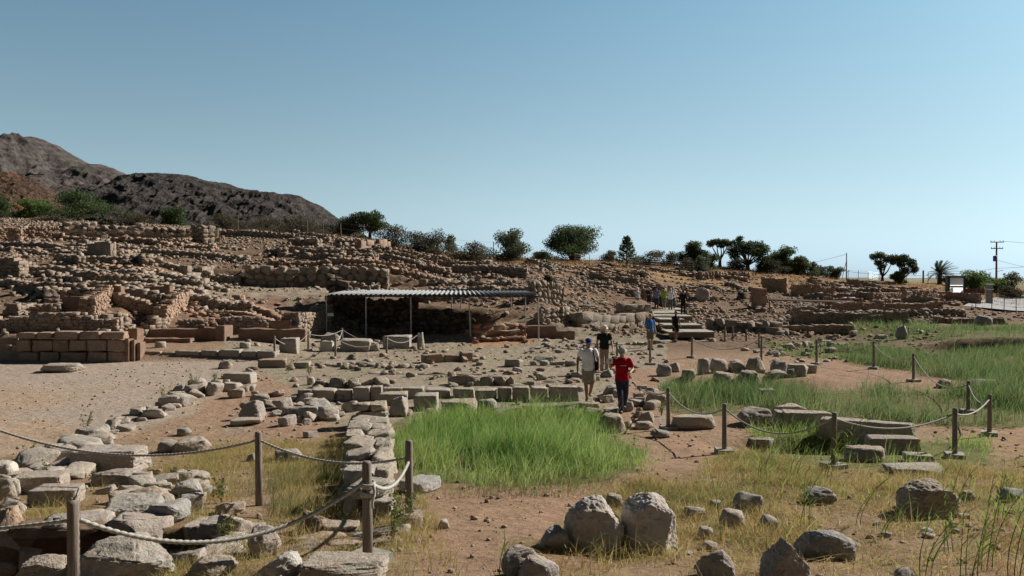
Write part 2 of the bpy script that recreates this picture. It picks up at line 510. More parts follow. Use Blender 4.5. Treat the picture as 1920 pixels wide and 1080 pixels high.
# ------------------------------------------------------------------ ground sheet
def ground():
    ys = [-14.0]
    while ys[-1] < 3500:
        y = ys[-1]
        ys.append(y + (.3 if y < 3 else max(.028, .0038 * y) if y < 125 else .05 * y))
    ys = np.array(ys)
    nx = 620
    s = np.linspace(-1, 1, nx)
    Yg, Sg = np.meshgrid(ys, s, indexing='ij')
    Xg = Sg * (np.maximum(Yg, 0) * .86 + 7) + 0
    x, y = Xg.ravel(), Yg.ravel()
    z = H(x, y)
    px, py = proj(x, y, z)
    P = np.stack([x, y, 0 * x], 1)
    nA = fbm(P * .35, 4); nB = fbm(P * 1.6 + 9, 4); nC = fbm(P * 6 + 3, 3)
    qx, qy = px + 38 * nB + 20 * nC, py + 11 * nB + 6 * nC
    def msk(poly, jit=1): return inpoly(px + jit * (qx - px), py + jit * (qy - py), poly).astype(float)
    C = lambda *c: np.array(c)[None]
    col = np.repeat(C(.30, .205, .135), len(x), 0)
    def lay(m, c):
        nonlocal col
        m = np.clip(m, 0, 1)[:, None]
        col = col * (1 - m) + C(*c) * m
    hill = sstep(34, 42, y)
    lay(hill, (.19, .125, .085))
    lay(hill * sstep(.0, .25, nB), (.165, .12, .08))
    lay(hill * sstep(.15, .4, nA), (.25, .155, .10))
    lay(hill * inpoly(px, py, [(300, 530), (480, 530), (735, 545), (620, 560), (350, 560)]), (.29, .23, .17))
    # dry grass belt along the ridge
    belt = (px > 900) * sstep(80, 92, y) * (y < 125)
    lay(belt * sstep(-.25, .1, nB), (.33, .205, .095))
    lay(sstep(125, 180, y), (.20, .18, .12))
    # mid terrace: greyish gravel with thin grass
    mid = (px > 420) * (px < 1250) * sstep(17.5, 19.5, y) * (1 - sstep(46, 50, y))
    lay(mid * .85, (.30, .25, .195))
    lay(mid * sstep(.02, .3, nB) * .65, (.215, .205, .12))
    for x0, y0, c, r in ((.4, 43.8, .95, 2.4), (-1, 31, .5, 4), (1.2, 27, .4, 3)):
        pass
    # straw foreground
    near = 1 - sstep(15, 18, y)
    lay(near * sstep(-.25, .15, nB) * .85, (.20, .14, .075))
    lay(near * sstep(.08, .35, nC + nB * .5) * .6, (.27, .20, .11))
    # courtyard
    ct = court(x, y)
    lay(ct, (.355, .285, .225))
    lay(ct * sstep(-.1, .35, nA + .25 * np.exp(-((y - 19) / 4) ** 2)) * .75 * (1 - sstep(24, 28, y)), (.38, .265, .175))
    lay(ct * sstep(.2, .45, nC) * .3, (.29, .235, .19))
    # red soil
    for poly in ([(385, 760), (470, 690), (640, 770), (640, 830), (520, 815), (400, 790)],
                 [(770, 935), (960, 900), (1110, 905), (1240, 830), (1170, 815), (1120, 800), (1060, 770), (1120, 755), (1260, 800), (1360, 850), (1250, 880), (1150, 905), (1100, 960), (940, 1030), (930, 1090), (780, 1090)],
                 [(1440, 700), (1560, 680), (1760, 705), (1840, 740), (1640, 735), (1480, 740)],
                 [(1150, 690), (1240, 690), (1230, 780), (1180, 780)]):
        lay(msk(poly) * .9, (.31, .20, .135))
    lay(msk([(1780, 740), (1930, 700), (1930, 860), (1820, 850)]) * .8, (.33, .215, .13))
    # ground under the grass
    for poly in GREEN[:6]:
        lay(msk(poly, .7) * .85, (.13, .135, .05))
    # damp pit
    pit = ((x > -7.8) & (x < -2.9) & (y > 6.7) & (y < 8.95) & (z < .78))
    lay(pit * 1.0, (.14, .075, .042))
    # orange cutting left of the kiln, reddish soil
    lay(msk([(885, 625), (1000, 625), (1000, 645), (880, 650)], .2), (.36, .20, .115))
    lay(msk([(355, 560), (540, 560), (540, 625), (355, 625)], .3) * .8, (.22, .12, .085))
    col *= (1 + .16 * nC + .1 * nB)[:, None]
    col = np.clip(col, .01, .9)
    ny = len(ys)
    idx = np.arange(ny * nx).reshape(ny, nx)
    Fq = np.stack([idx[:-1, :-1], idx[:-1, 1:], idx[1:, 1:], idx[1:, :-1]], -1).reshape(-1, 4)
    t = NT('soil')
    a = t.node('VertexColor', layer_name='soil')
    n1 = t.noise(9, 8, .7); n2 = t.noise(42, 5, .7)
    c = t.mix(1.0, a.outputs[0], t.ramp(n1, (.25, .72), (.5, 1.0), (.78, 1.25)), 'MULTIPLY')
    c = t.mix(t.math('MULTIPLY', t.ramp(n2, (.60, 0), (.72, 1)), .5), c, (.46, .41, .33))
    c = t.mix(t.math('MULTIPLY', t.ramp(t.noise(31, 5, .7), (.62, 0), (.70, 1)), .55), c, (.10, .07, .05))
    t.bump(t.math('ADD', t.math('ADD', n1, t.math('MULTIPLY', t.noise(3.2, 3, .5), 1.4)), t.math('MULTIPLY', n2, .35)), .9, .06)
    m = t.done(c, .98, .05)
    me = npmesh('ground', np.stack([x, y, z], 1), Fq, [m], True, attr=np.concatenate([col, np.ones((len(x), 1))], 1))
    tag(link('ground', me), kind='structure')

GREEN = [
    [(728, 800), (760, 775), (900, 778), (1040, 765), (1120, 800), (1205, 850), (1190, 885), (1040, 915), (900, 912), (780, 900), (735, 860)],
    [(1250, 725), (1440, 725), (1460, 735), (1860, 730), (2260, 700), (2260, 800), (1830, 800), (1600, 790), (1420, 765), (1300, 785), (1250, 770)],
    [(1560, 650), (1640, 655), (1720, 665), (2260, 655), (2260, 735), (1800, 715), (1690, 695), (1600, 680)],
    [(1560, 622), (1640, 600), (1740, 610), (2260, 615), (2260, 632), (1640, 640)],
    [(1430, 640), (1560, 640), (1600, 675), (1480, 670)],
    [(1410, 790), (1560, 800), (1640, 830), (1860, 830), (1860, 870), (1560, 880), (1420, 850)],
    [(500, 870), (640, 830), (660, 960), (560, 1010), (480, 950)],
]
ground()

# ------------------------------------------------------------------ far mountains
def ridge_mount(name, sil, dist, depth, front_z, cols, nscale, amp, label=None, back=.6, base_d=None):
    px = np.array([p for p, _ in sil], float); py = np.array([q for _, q in sil], float)
    n, m = 640, 300
    xs = np.linspace(X(px[0], dist), X(px[-1], dist), n)
    crest = np.interp(xs, (px - 960) / F * dist, CZ + (HY - py) / F * dist)
    v = np.linspace(-1, back, m)
    Xg = np.repeat(xs[:, None], m, 1); Vg = np.repeat(v[None], n, 0)
    prof = np.where(Vg < 0, 1 - np.abs(Vg) ** 1.25, 1 - (np.abs(Vg) / back * .8) ** 1.7)
    Zg = front_z + (crest[:, None] - front_z) * prof
    Yg = dist + Vg * depth
    P = np.stack([Xg.ravel(), Yg.ravel(), Zg.ravel() * 1.3], 1)
    nn = fbm(P * nscale, 6, True).reshape(n, m)
    n2 = fbm(P * nscale * 5, 5, True).reshape(n, m)
    k = np.clip(-Vg * 6, .12, 1)
    Zg = Zg + amp * (nn - .42) * k + amp * .55 * (n2 - .2) * np.clip(k, .35, 1)
    Yg = Yg + amp * .8 * nn * k
    idx = np.arange(n * m).reshape(n, m)
    Fq = np.stack([idx[:-1, :-1], idx[1:, :-1], idx[1:, 1:], idx[:-1, 1:]], -1).reshape(-1, 4)
    t = NT(name + '_rock')
    s = nscale
    n1 = t.noise(s * 7, 8, .68); n2_ = t.noise(s * 22, 8, .7)
    c = t.ramp(n1, (.3, cols[0]), (.52, cols[1]), (.7, cols[2]))
    c = t.mix(t.ramp(n2_, (.52, 0), (.62, .75)), c, cols[3])
    if len(cols) > 4:
        c = t.mix(t.ramp(t.noise(s * 3.1, 4, .5), (.56, 0), (.66, 1)), c, cols[4])
    dots = t.ramp(t.vor(s * 26), (.18, 1), (.34, 0))
    c = t.mix(t.math('MULTIPLY', dots, t.ramp(t.noise(s * 5, 3, .5), (.42, 0), (.58, .85))), c, (.035, .042, .026))
    band = t.node('TexWave', wave_type='BANDS', bands_direction='Z'); band.inputs['Scale'].default_value = s * 5; band.inputs['Distortion'].default_value = 16; band.inputs['Detail'].default_value = 4; band.inputs['Detail Scale'].default_value = s * 22
    t.l.new(t.pos.outputs['Position'], band.inputs['Vector'])
    c = t.mix(1.0, c, t.ramp(band.outputs['Fac'], (.3, .90), (.7, 1.07)), 'MULTIPLY')
    t.bump(t.math('ADD', t.math('ADD', n1, n2_), t.math('MULTIPLY', band.outputs['Fac'], .12)), 1.0, 3.5)
    mt = t.done(c, .98, .02)
    me = npmesh(name, np.stack([Xg.ravel(), Yg.ravel(), Zg.ravel()], 1), Fq, [mt], True)
    return tag(link(name, me), kind='structure')

ridge_mount('mountain', [(-500, 200), (-300, 225), (-150, 240), (0, 257), (25, 262), (70, 259), (92, 270), (115, 285), (140, 299), (165, 309), (190, 312), (215, 322), (240, 334), (330, 350), (450, 400), (560, 450)], 1250, 520, 30,
            [(0.067, 0.058, 0.056), (0.104, 0.089, 0.083), (0.133, 0.115, 0.106), (0.041, 0.041, 0.038)], .006, 26)
ridge_mount('hill', [(60, 420), (130, 400), (180, 372), (200, 352), (228, 335), (262, 327), (300, 328), (345, 331), (400, 342), (440, 350), (480, 359), (520, 365), (565, 369), (600, 386), (635, 410), (680, 440)], 560, 170, 8,
            [(0.056, 0.050, 0.049), (0.089, 0.078, 0.074), (0.133, 0.117, 0.110), (0.033, 0.035, 0.032)], .016, 9)
ridge_mount('cliff', [(-260, 300), (-100, 312), (0, 322), (30, 327), (62, 336), (85, 352), (105, 372), (125, 400), (140, 420)], 260, 45, 9,
            [(.11, .075, .058), (.17, .11, .08), (.16, .12, .098), (.06, .052, .045), (.27, .135, .08)], .035, 4)

# road / car park at the right
def road():
    u0, u1 = (1835 - 960) / F, (2500 - 960) / F
    n, m = 90, 40
    V = []
    for i in range(n):
        for j in range(m):
            a = i / (n - 1); b = j / (m - 1)
            y = 78 + 22 * b
            x = (u0 + (u1 - u0) * a) * y + (1 - a) * (3.5 * b * b - 1.5 * (1 - b))
            V.append((x, y))
    V = np.array(V)
    z = H(V[:, 0], V[:, 1], False) + .16
    idx = np.arange(n * m).reshape(n, m)
    Fq = np.stack([idx[:-1, :-1], idx[1:, :-1], idx[1:, 1:], idx[:-1, 1:]], -1).reshape(-1, 4)
    me = npmesh('road', np.column_stack([V, z]), Fq, [flat_mat('worn_asphalt', (.27, .265, .27), .9, 1.2, .12, .1)], True)
    tag(link('road', me), kind='structure')
road()

# ------------------------------------------------------------------ stone shapes
SPECIAL = {('boulder', 6, 0): (.92, [((.80, -.1, .62), .80), ((-.62, .1, .75), .90), ((0, -1, .12), .80), ((-.95, -.2, .1), .90), ((.1, -.5, .9), .93)]),
           ('boulder', 6, 1): (.80, [((.82, 0, .55), .88), ((-.45, -.2, .88), .80), ((0, -1, .2), .78), ((.75, -.65, -.2), .84), ((-.9, -.3, .2), .86), ((.3, -.4, .9), .86)]),
           ('boulder', 6, 6): (.85, [((.78, -.1, .62), .56), ((-.80, .05, .58), .58), ((0, -1, .22), .68), ((.2, .9, .5), .7), ((-.4, -.8, .3), .8)])}
_ico = {}
def ico(sub):
    if sub not in _ico:
        b = bmesh.new(); bmesh.ops.create_icosphere(b, subdivisions=sub, radius=1)
        _ico[sub] = (np.array([v.co[:] for v in b.verts]), np.array([[v.index for v in f.verts] for f in b.faces]))
        b.free()
    return _ico[sub]

def hull_shape(kind, sub, seed):
    # an angular broken stone: hull of points on a rounded box, edges worn, faces roughened
    r = np.random.default_rng(seed)
    e, n = dict(boulder=(.72, 26), slab=(.42, 24), block=(.26, 30), rubble=(.60, 17), brick=(.34, 20))[kind]
    p = r.normal(size=(n, 3)); p /= np.linalg.norm(p, axis=1)[:, None]
    p = np.sign(p) * np.abs(p) ** e
    p *= r.uniform(.80, 1.0, n)[:, None]
    if kind == 'slab': p[:, 2] = np.clip(p[:, 2], -.9, .55 + .1 * r.random())
    if kind in ('block', 'brick'):
        c = np.array([(a, b, c_) for a in (-1, 1) for b in (-1, 1) for c_ in (-1, 1)], float) * r.uniform(.80, 1, (8, 3))
        p = np.concatenate([p[:n // 2] * .97, c])
    if kind == 'boulder':
        p[:, :2] *= np.where(p[:, 2] < 0, 1.12, 1.0)[:, None]
    b = bmesh.new()
    for q in p: b.verts.new(q)
    g = bmesh.ops.convex_hull(b, input=b.verts[:])
    bmesh.ops.delete(b, geom=list({v for v in b.verts if not v.link_faces}), context='VERTS')
    if sub >= 3:
        bmesh.ops.dissolve_limit(b, angle_limit=.16, verts=b.verts[:], edges=b.edges[:])
        bmesh.ops.bevel(b, geom=b.edges[:], offset=.045 if sub > 3 else .06, segments=2 if sub > 3 else 1, affect='EDGES', clamp_overlap=True)
        bmesh.ops.triangulate(b, faces=b.faces[:])
        lim = {3: 9, 4: .34, 5: .15, 6: .075}[sub]
        for _ in range(5):
            E = [ed for ed in b.edges if ed.calc_length() > lim]
            if not E or sub == 3: break
            bmesh.ops.subdivide_edges(b, edges=E, cuts=1)
            bmesh.ops.triangulate(b, faces=b.faces[:])
    bmesh.ops.triangulate(b, faces=b.faces[:])
    bmesh.ops.recalc_face_normals(b, faces=b.faces[:])
    b.verts.index_update()
    V = np.array([v.co[:] for v in b.verts]); Fc = np.array([[v.index for v in f.verts] for f in b.faces])
    b.free()
    off = r.uniform(0, 90, 3)
    nv = V / np.maximum(np.linalg.norm(V, axis=1), .2)[:, None]
    if sub >= 4:
        V = V + nv * (.07 * fbm(V * 1.7 + off, 3) + .055 * fbm(V * 4.5 + off, 4, True) + .03 * fbm(V * 12 + off, 3))[:, None]
        V[:, 2] += .03 * np.sin(V[:, 2] * 11 + 3 * fbm(V * 1.5 + off, 2))
    elif sub == 3:
        V = V + nv * (.09 * fbm(V * 2.5 + off, 2))[:, None]
    lo_, hi_ = V.min(0), V.max(0)
    return (V - (lo_ + hi_) / 2) / (hi_ - lo_), Fc

def shape(kind, sub, seed, idx=-1):
    if (kind, sub, idx) not in SPECIAL: return hull_shape(kind, sub, seed)
    r = np.random.default_rng(seed)
    V, Fc = ico(sub)
    V = V.copy()
    sp = SPECIAL.get((kind, sub, idx))
    e = dict(boulder=.78, slab=.45, block=.27, rubble=.60, brick=.42)[kind]
    if sp: e = sp[0]
    V = np.sign(V) * np.abs(V) ** e
    V /= np.abs(V).max()
    ncut = dict(boulder=14, slab=13, block=9, rubble=13, brick=9)[kind]
    lo = dict(boulder=.58, slab=.62, block=.72, rubble=.55, brick=.64)[kind]
    for ic in range(len(sp[1]) if sp else ncut):
        nrm = np.array(sp[1][ic][0], float) if sp else r.normal(size=3); nrm /= np.linalg.norm(nrm)
        if not sp and kind == 'boulder' and nrm[2] < -.3: nrm[2] *= -1
        mx = (V @ nrm).max()
        o = (sp[1][ic][1] if sp else r.uniform(lo, .95)) * mx
        ex = np.maximum(0, V @ nrm - o)
        V = V - ex[:, None] * nrm[None] * .98
    a = dict(boulder=.12, slab=.085, block=.07, rubble=.14, brick=.08)[kind]
    off = r.uniform(0, 90, 3)
    nv = V / np.maximum(np.linalg.norm(V, axis=1), .2)[:, None]
    V = V + nv * (a * fbm(V * 1.5 + off, 3) + a * (.4 if sub >= 6 else .6) * fbm(V * 4.5 + off, 4, sub >= 4) + (a * .45 * fbm(V * 13 + off, 3) if sub >= 4 else 0))[:, None]
    if sub >= 5:
        V = V + nv * (.045 * np.minimum(0, fbm(V * 7 + off, 4, True) - .05))[:, None]
    if kind == 'boulder':
        zf = np.minimum(V[:, 2], 0) / max(1e-6, -V[:, 2].min())
        V[:, :2] *= (1 / np.maximum(np.sqrt(1 - .75 * zf ** 2), .62))[:, None]
    lo_, hi_ = V.min(0), V.max(0)
    V = (V - (lo_ + hi_) / 2) / (hi_ - lo_)
    return V, Fc

LIB = {}
def lib(kind, sub, n):
    k = (kind, sub)
    if k not in LIB: LIB[k] = [shape(kind, sub, 100 * sub + 31 * len(LIB) + i, i) for i in range(12)]
    return LIB[k]
MESHES = {}
def stone_mesh(kind, sub, i, mat, n=8):
    k = (kind, sub, i % n, mat)
    if k not in MESHES:
        V, Fc = lib(kind, sub, n)[i % n]
        me = npmesh(kind if kind != 'brick' else 'block', V, Fc, [M[mat]], False)
        MESHES[k] = me
    return MESHES[k]

class Pile:
    """many stones merged into ONE mesh"""
    def __init__(s, kind='brick', sub=3, n=10): s.k, s.sub, s.n, s.items = kind, sub, n, []
    def add(s, c, dims, rz=0, tilt=.06):
        s.items.append((c, dims, rz, R.gauss(0, tilt), R.gauss(0, tilt)))
    def arrays(s):
        L = lib(s.k, s.sub, s.n)
        Vs, Fs, o = [], [], 0
        by = {}
        for it in s.items: by.setdefault(R.randrange(s.n), []).append(it)
        for k, its in by.items():
            V, Fc = L[k]
            c = np.array([i[0] for i in its], float); d = np.array([i[1] for i in its], float)
            rz = np.array([i[2] + PI * R.randrange(2) for i in its]); ta = np.array([i[3] for i in its]); tb = np.array([i[4] for i in its])
            W_ = V[None] * d[:, None, :]
            x, y, z = W_[..., 0], W_[..., 1], W_[..., 2]
            y, z = y * np.cos(ta)[:, None] - z * np.sin(ta)[:, None], y * np.sin(ta)[:, None] + z * np.cos(ta)[:, None]
            x, z = x * np.cos(tb)[:, None] - z * np.sin(tb)[:, None], x * np.sin(tb)[:, None] + z * np.cos(tb)[:, None]
            x, y = x * np.cos(rz)[:, None] - y * np.sin(rz)[:, None], x * np.sin(rz)[:, None] + y * np.cos(rz)[:, None]
            W_ = np.stack([x, y, z], -1) + c[:, None, :]
            n, v = W_.shape[:2]
            Vs.append(W_.reshape(-1, 3))
            Fs.append((Fc[None] + (np.arange(n) * v)[:, None, None]).reshape(-1, 3) + o)
            o += n * v
        return np.concatenate(Vs), np.concatenate(Fs)
    def build(s, name, mat, smooth=False, extra=None):
        V, Fc = s.arrays()
        mats, mi, fl = [M[mat]], None, [Fc]
        if extra:
            ev, ef, em = extra
            fl = [Fc, np.array(ef) + len(V)]
            V = np.concatenate([V, ev])
            mats.append(M[em]); mi = np.concatenate([np.zeros(len(Fc), int), np.ones(len(ef), int)])
        return link(name, npmesh(name, V, fl, mats, smooth, mi))

def wall(label, pts, h, th=.6, L=(.2, .62), ch=.23, ragged=.45, mat='stone', kind='brick', sub=3, group=None, name='ruined_wall', cat='wall', core='earth', seed=0, tilt=.05, sink=.1, level=False, dz=0, debris=2.2):
    """a rubble or block wall along the ground points pts: courses of separate stones round an earth core, one mesh"""
    pts = [Vector((p[0], p[1], 0)) for p in pts]
    if kind == 'brick': ch *= .72; L = (L[0] * .7, L[1] * .72)
    seg = [(pts[i + 1] - pts[i]).length for i in range(len(pts) - 1)]
    tot = sum(seg)
    def pos(s):
        for i, l in enumerate(seg):
            if s <= l or i == len(seg) - 1:
                d = (pts[i + 1] - pts[i]).normalized()
                return pts[i] + d * s, d
            s -= l
    ss = np.linspace(0, tot, max(3, int(tot / .4)))
    hp = 1 - ragged * (0.5 + 0.5 * vnoise(np.stack([ss * .55 + 7.7 * seed, ss * 0 + seed * 3.1, ss * 0], 1))) - ragged * .35 * (.5 + .5 * vnoise(np.stack([ss * 2.1 + seed, ss * 0 + 5, ss * 0], 1)))
    zb = [hz(*pos(s)[0][:2]) - sink + dz for s in ss]
    if level: zb = [min(zb)] * len(ss)
    P = Pile(kind, sub)
    rows = 1 if th < .55 else 2
    nc = max(1, int(round(h / ch)))
    for c in range(nc):
        for r in range(rows):
            s = R.uniform(-.25, .0)
            while s < tot - .08:
                l = R.uniform(*L)
                if s + l > tot + .15: l = tot - s + .05
                sm = min(max(s + l / 2, 0), tot)
                hh = h * float(np.interp(sm, ss, hp))
                z = float(np.interp(sm, ss, zb))
                if (c + .6) * ch <= hh or c == 0:
                    p, d = pos(sm)
                    nrm = Vector((-d.y, d.x, 0))
                    if rows == 1: off, w = R.gauss(0, .02), th * R.uniform(.9, 1.12)
                    else: off, w = (r - .5) * th * .5 + R.gauss(0, .025), th * .56 * R.uniform(.9, 1.15)
                    q = p + nrm * off
                    k = R.uniform(.75, 1.45) if (c + 1.6) * ch > hh else R.uniform(.85, 1.2)
                    P.add((q.x, q.y, z + (c + .5) * ch), (l * 1.05, w, ch * 1.1 * k), math.atan2(d.y, d.x), tilt)
                s += l
    for _ in range(int(min(tot, 30) * debris)):
        s = R.uniform(-.3, tot + .3); p, d = pos(min(max(s, 0), tot)); nrm = Vector((-d.y, d.x, 0))
        q = p + nrm * (R.choice((-1, -1, 1)) * (th * .5 + abs(R.gauss(.1, .35)))); w = R.uniform(.14, .42)
        P.add((q.x, q.y, hz(q.x, q.y) + w * .18), (w, w * R.uniform(.6, 1), w * R.uniform(.4, .8)), R.uniform(0, 6), .3)
    # core
    ev, ef = [], []
    for i, s in enumerate(ss):
        p, d = pos(min(max(s, .1), tot - .1))
        nrm = Vector((-d.y, d.x, 0)) * th * .36
        t = zb[i] + max(.12, h * hp[i] - ch * .55)
        for q, zq in ((p - nrm, zb[i] - .3), (p - nrm, t), (p + nrm, t), (p + nrm, zb[i] - .3)): ev.append((q.x, q.y, zq))
    for i in range(len(ss) - 1):
        a, b = i * 4, i * 4 + 4
        for k in range(4): ef.append((a + k, a + (k + 1) % 4, b + (k + 1) % 4, b + k))
    ef += [(0, 1, 2, 3), (len(ev) - 1, len(ev) - 2, len(ev) - 3, len(ev) - 4)]
    o = P.build(name, mat, extra=(np.array(ev), ef, core))
    return tag(o, label, cat, group)

def pw(label, p0, p1, h, **k):
    """wall whose foot runs between photo pixels"""
    return wall(label, [hit(*p0), hit(*p1)], h, **k)

def stone(label, px, py, w, h, kind='boulder', i=0, mat='stone1', depth=.8, rz=None, sub=5, sink=.22, name='boulder', cat='boulder', group=None, tilt=(0, 0), dz=0):
    if w > 95 and sub == 5: sub = 6
    """one loose stone: photo pixel of its foot, width and height in photo pixels"""
    g = hit(px, py)
    k = g.y / F
    wd, ht = w * k, h * k
    y = g.y + wd * depth * .4
    x = g.x * y / g.y
    o = link(name, stone_mesh(kind, sub, i, mat))
    o.scale = (wd, wd * depth, ht * (1 + sink))
    o.location = (x, y, g.z + ht * (1 - sink) / 2 + dz)
    o.rotation_euler = (tilt[0], tilt[1], R.uniform(-.25, .25) if rz is None else rz)
    return tag(o, label, cat, group)
M['soot'] = stone_mat('shade_darkened_stone', (.055, .040, .034), (.07, .046, .036), (.05, .042, .038), lichen=.15)  # near-black base colour stands in for the shade under the shelter roof
# ------------------------------------------------------------------ ruined walls
def plaster_block(label, x, y, z, dims, rz=0, name='plastered_wall', cat='wall', mat='plaster', group=None):
    """a smooth earthen wall with a slightly uneven top and softened edges"""
    b = bmesh.new()
    bmesh.ops.create_cube(b, size=1)
    bmesh.ops.scale(b, vec=dims, verts=b.verts)
    bmesh.ops.bevel(b, geom=b.edges[:], offset=min(dims) * .06, segments=2, affect='EDGES')
    bmesh.ops.subdivide_edges(b, edges=[e for e in b.edges if e.calc_length() > .5], cuts=max(2, int(max(dims) / .35)), use_grid_fill=True)
    me = bpy.data.meshes.new(name); b.to_mesh(me); b.free()
    co = np.empty(len(me.vertices) * 3, np.float32); me.vertices.foreach_get('co', co)
    V = co.reshape(-1, 3).astype(float)
    nz = fbm(V * 1.4 + np.array([x, y, z]), 4)
    V[:, 2] += np.where(V[:, 2] > 0, nz * .12, 0); V[:, 1] += nz * .05
    me.vertices.foreach_set('co', V.astype(np.float32).reshape(-1))
    me.materials.append(M[mat])
    o = link(name, me, None, (x, y, z + dims[2] / 2))
    o.rotation_euler = (0, 0, rz)
    return tag(o, label, cat, group)

def pblock(label, px0, px1, y, zb, h, dep=.45, **k):
    return plaster_block(label, (X(px0, y) + X(px1, y)) / 2, y + dep / 2, zb, (X(px1, y) - X(px0, y), dep, h), **k)

def block_row(label, px0, px1, y, zb, rows, dep=.6, mat='stone', seed=1, name='stone_wall', group=None, sub=4, rz=0):
    """ashlar: rows = list of (height, [block widths as fractions])"""
    r = random.Random(seed)
    P = Pile('block', sub, 8)
    x0, x1 = X(px0, y), X(px1, y)
    z = zb
    for h, ws in rows:
        tot = sum(ws); x = x0
        for w in ws:
            l = w / tot * (x1 - x0)
            P.add((x + l / 2, y + dep / 2 + r.gauss(0, .015), z + h / 2), (l * .995, dep * r.uniform(.97, 1.03), h * (r.uniform(.98, 1.03) if (h, ws) != rows[-1] else r.uniform(.7, 1.12))), 0, .012)
            x += l
        z += h
    o = P.build(name, mat)
    return tag(o, label, 'wall', group)

# west facade of the court, with its tall squared blocks
M['ashlar'] = stone_mat('brown_ashlar', (.27, .165, .12), (.31, .20, .145), (.25, .175, .135), bumpk=.6, lichen=.3)
block_row('tall wall of brown squared blocks in three courses at the left of the courtyard', 28, 232, 33.2, -.08,
          [(.52, [1.2, 1, 1.5, 1.1, .9]), (.50, [.8, 1.3, .9, 1, 1.2, 1]), (.34, [1, .9, 1.4, 1.1, 1.3])], mat='ashlar')
for i, (a, b, h, lb) in enumerate(((233, 240, 1.0, 'tallest of the three narrow upright slabs ending the squared block wall'), (245, 251, .92, 'thin middle slab of the three uprights ending the squared block wall'), (256, 262, .8, 'lowest upright slab beside the column portico'))):
    pblock(lb, a, b, 33.3 + .15 * i, 0, h, .5, name='upright_slab', cat='slab')
block_row('low broken wall end of pale and pink blocks at the left picture edge', -40, 46, 33.6, 0, [(.35, [1, 1, 1, 1.2]), (.33, [1.2, 1, 1])], mat='rubble')
# stylobate of the portico with steps and column bases
M['step'] = stone_mat('grey_step_stone', (.25, .235, .21), (.22, .20, .175), (.29, .265, .23), bumpk=.5)
block_row('long low grey stone step along the far side of the courtyard', 232, 516, 34.0, -.08, [(.50, [1, 1.3, .8, 1.6, 1.1, 1.4, 1, 1.2])], .7, 'step')
for lb, px, py, w, h in (('flat lower step block by the left end of the long grey step', 253, 674, 36, 10), ('upper small step block resting above the left end of the long grey step', 246, 656, 34, 12)):
    stone(lb, px, py, w, h, 'block', 2, 'stone1', name='stone_block', cat='block', rz=0)
for lb, px in (('round column base left of centre on the long grey step', 300), ('round column base near the right end of the long grey step', 459)):
    b = MB()
    y = 35.2
    p = (X(px, y), y, hz(X(px, y), y) - .05)
    b.loft([((0, 0, 0), .20, .20, (0, 0, 1)), ((0, 0, .05), .235, .235, (0, 0, 1)), ((0, 0, .24), .235, .235, (0, 0, 1)), ((0, 0, .29), .215, .215, (0, 0, 1))], 20)
    tag(b.build('column_base', M['stone1'], None, True, p), lb, 'column base')
pblock('low dark bench wall behind the left column base', 256, 356, 37.2, .42, .27, .5)
pblock('long brown plaster wall behind the bench at the portico', 262, 408, 38.2, .4, .66, .45)
pblock('thick brown plaster pier catching sun between the two portico walls', 403, 420, 38.0, .4, .78, 1.2)
pblock('wide brown plaster wall at the right end of the portico', 446, 572, 38.6, .4, .62, .45)
pblock('small square plaster pier behind the uprights at the portico left end', 240, 256, 36.5, .4, .78, .7)

# --- terraces on the left: long shaded faces and short sunlit cross walls
def row(lb, a, b, h, **k): return pw(lb, a, b, h, **k)
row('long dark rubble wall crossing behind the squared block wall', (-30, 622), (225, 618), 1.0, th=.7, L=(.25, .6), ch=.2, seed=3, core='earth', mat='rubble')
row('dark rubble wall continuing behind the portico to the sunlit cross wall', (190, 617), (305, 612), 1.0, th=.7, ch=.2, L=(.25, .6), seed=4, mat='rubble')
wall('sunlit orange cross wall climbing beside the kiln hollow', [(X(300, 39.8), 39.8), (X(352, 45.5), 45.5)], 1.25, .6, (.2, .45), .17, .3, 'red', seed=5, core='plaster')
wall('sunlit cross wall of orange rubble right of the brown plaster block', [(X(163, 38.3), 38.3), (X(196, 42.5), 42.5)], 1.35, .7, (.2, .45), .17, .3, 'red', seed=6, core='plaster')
pblock('tall brown plaster block standing among the left terraces', 116, 157, 38.4, hz(X(135, 38.4), 38.4) - .1, 1.15, .6)
wall('stepped rubble wall end left of the brown plaster block', [(X(62, 37.8), 37.8), (X(112, 38.2), 38.2)], 1.0, .7, (.2, .5), .18, .35, 'rubble', seed=7)
wall('rounded rubble wall stump at the left terrace near the frame edge', [(X(20, 38), 38), (X(56, 39.5), 39.5)], .95, .7, (.25, .5), .2, .4, 'rubble', seed=8)
pblock('brown plaster wall panel in the upper left cell', 205, 226, 43, hz(X(215, 43), 43) - .1, 1.05, .5)
pblock('dark plaster wall at the back of the upper left cell', 270, 318, 46.2, hz(X(295, 46.2), 46.2) - .1, .62, .5)
wall('rubble wall of large stones below the dark plaster cell wall', [(X(222, 42.5), 42.5), (X(300, 42), 42)], .9, .6, (.3, .6), .25, .5, 'rubble', seed=9)
wall('cross wall running back from the courtyard terraces at left', [(X(98, 41), 41), (X(92, 46), 46)], .8, .6, (.25, .5), .2, .4, 'rubble', seed=10)
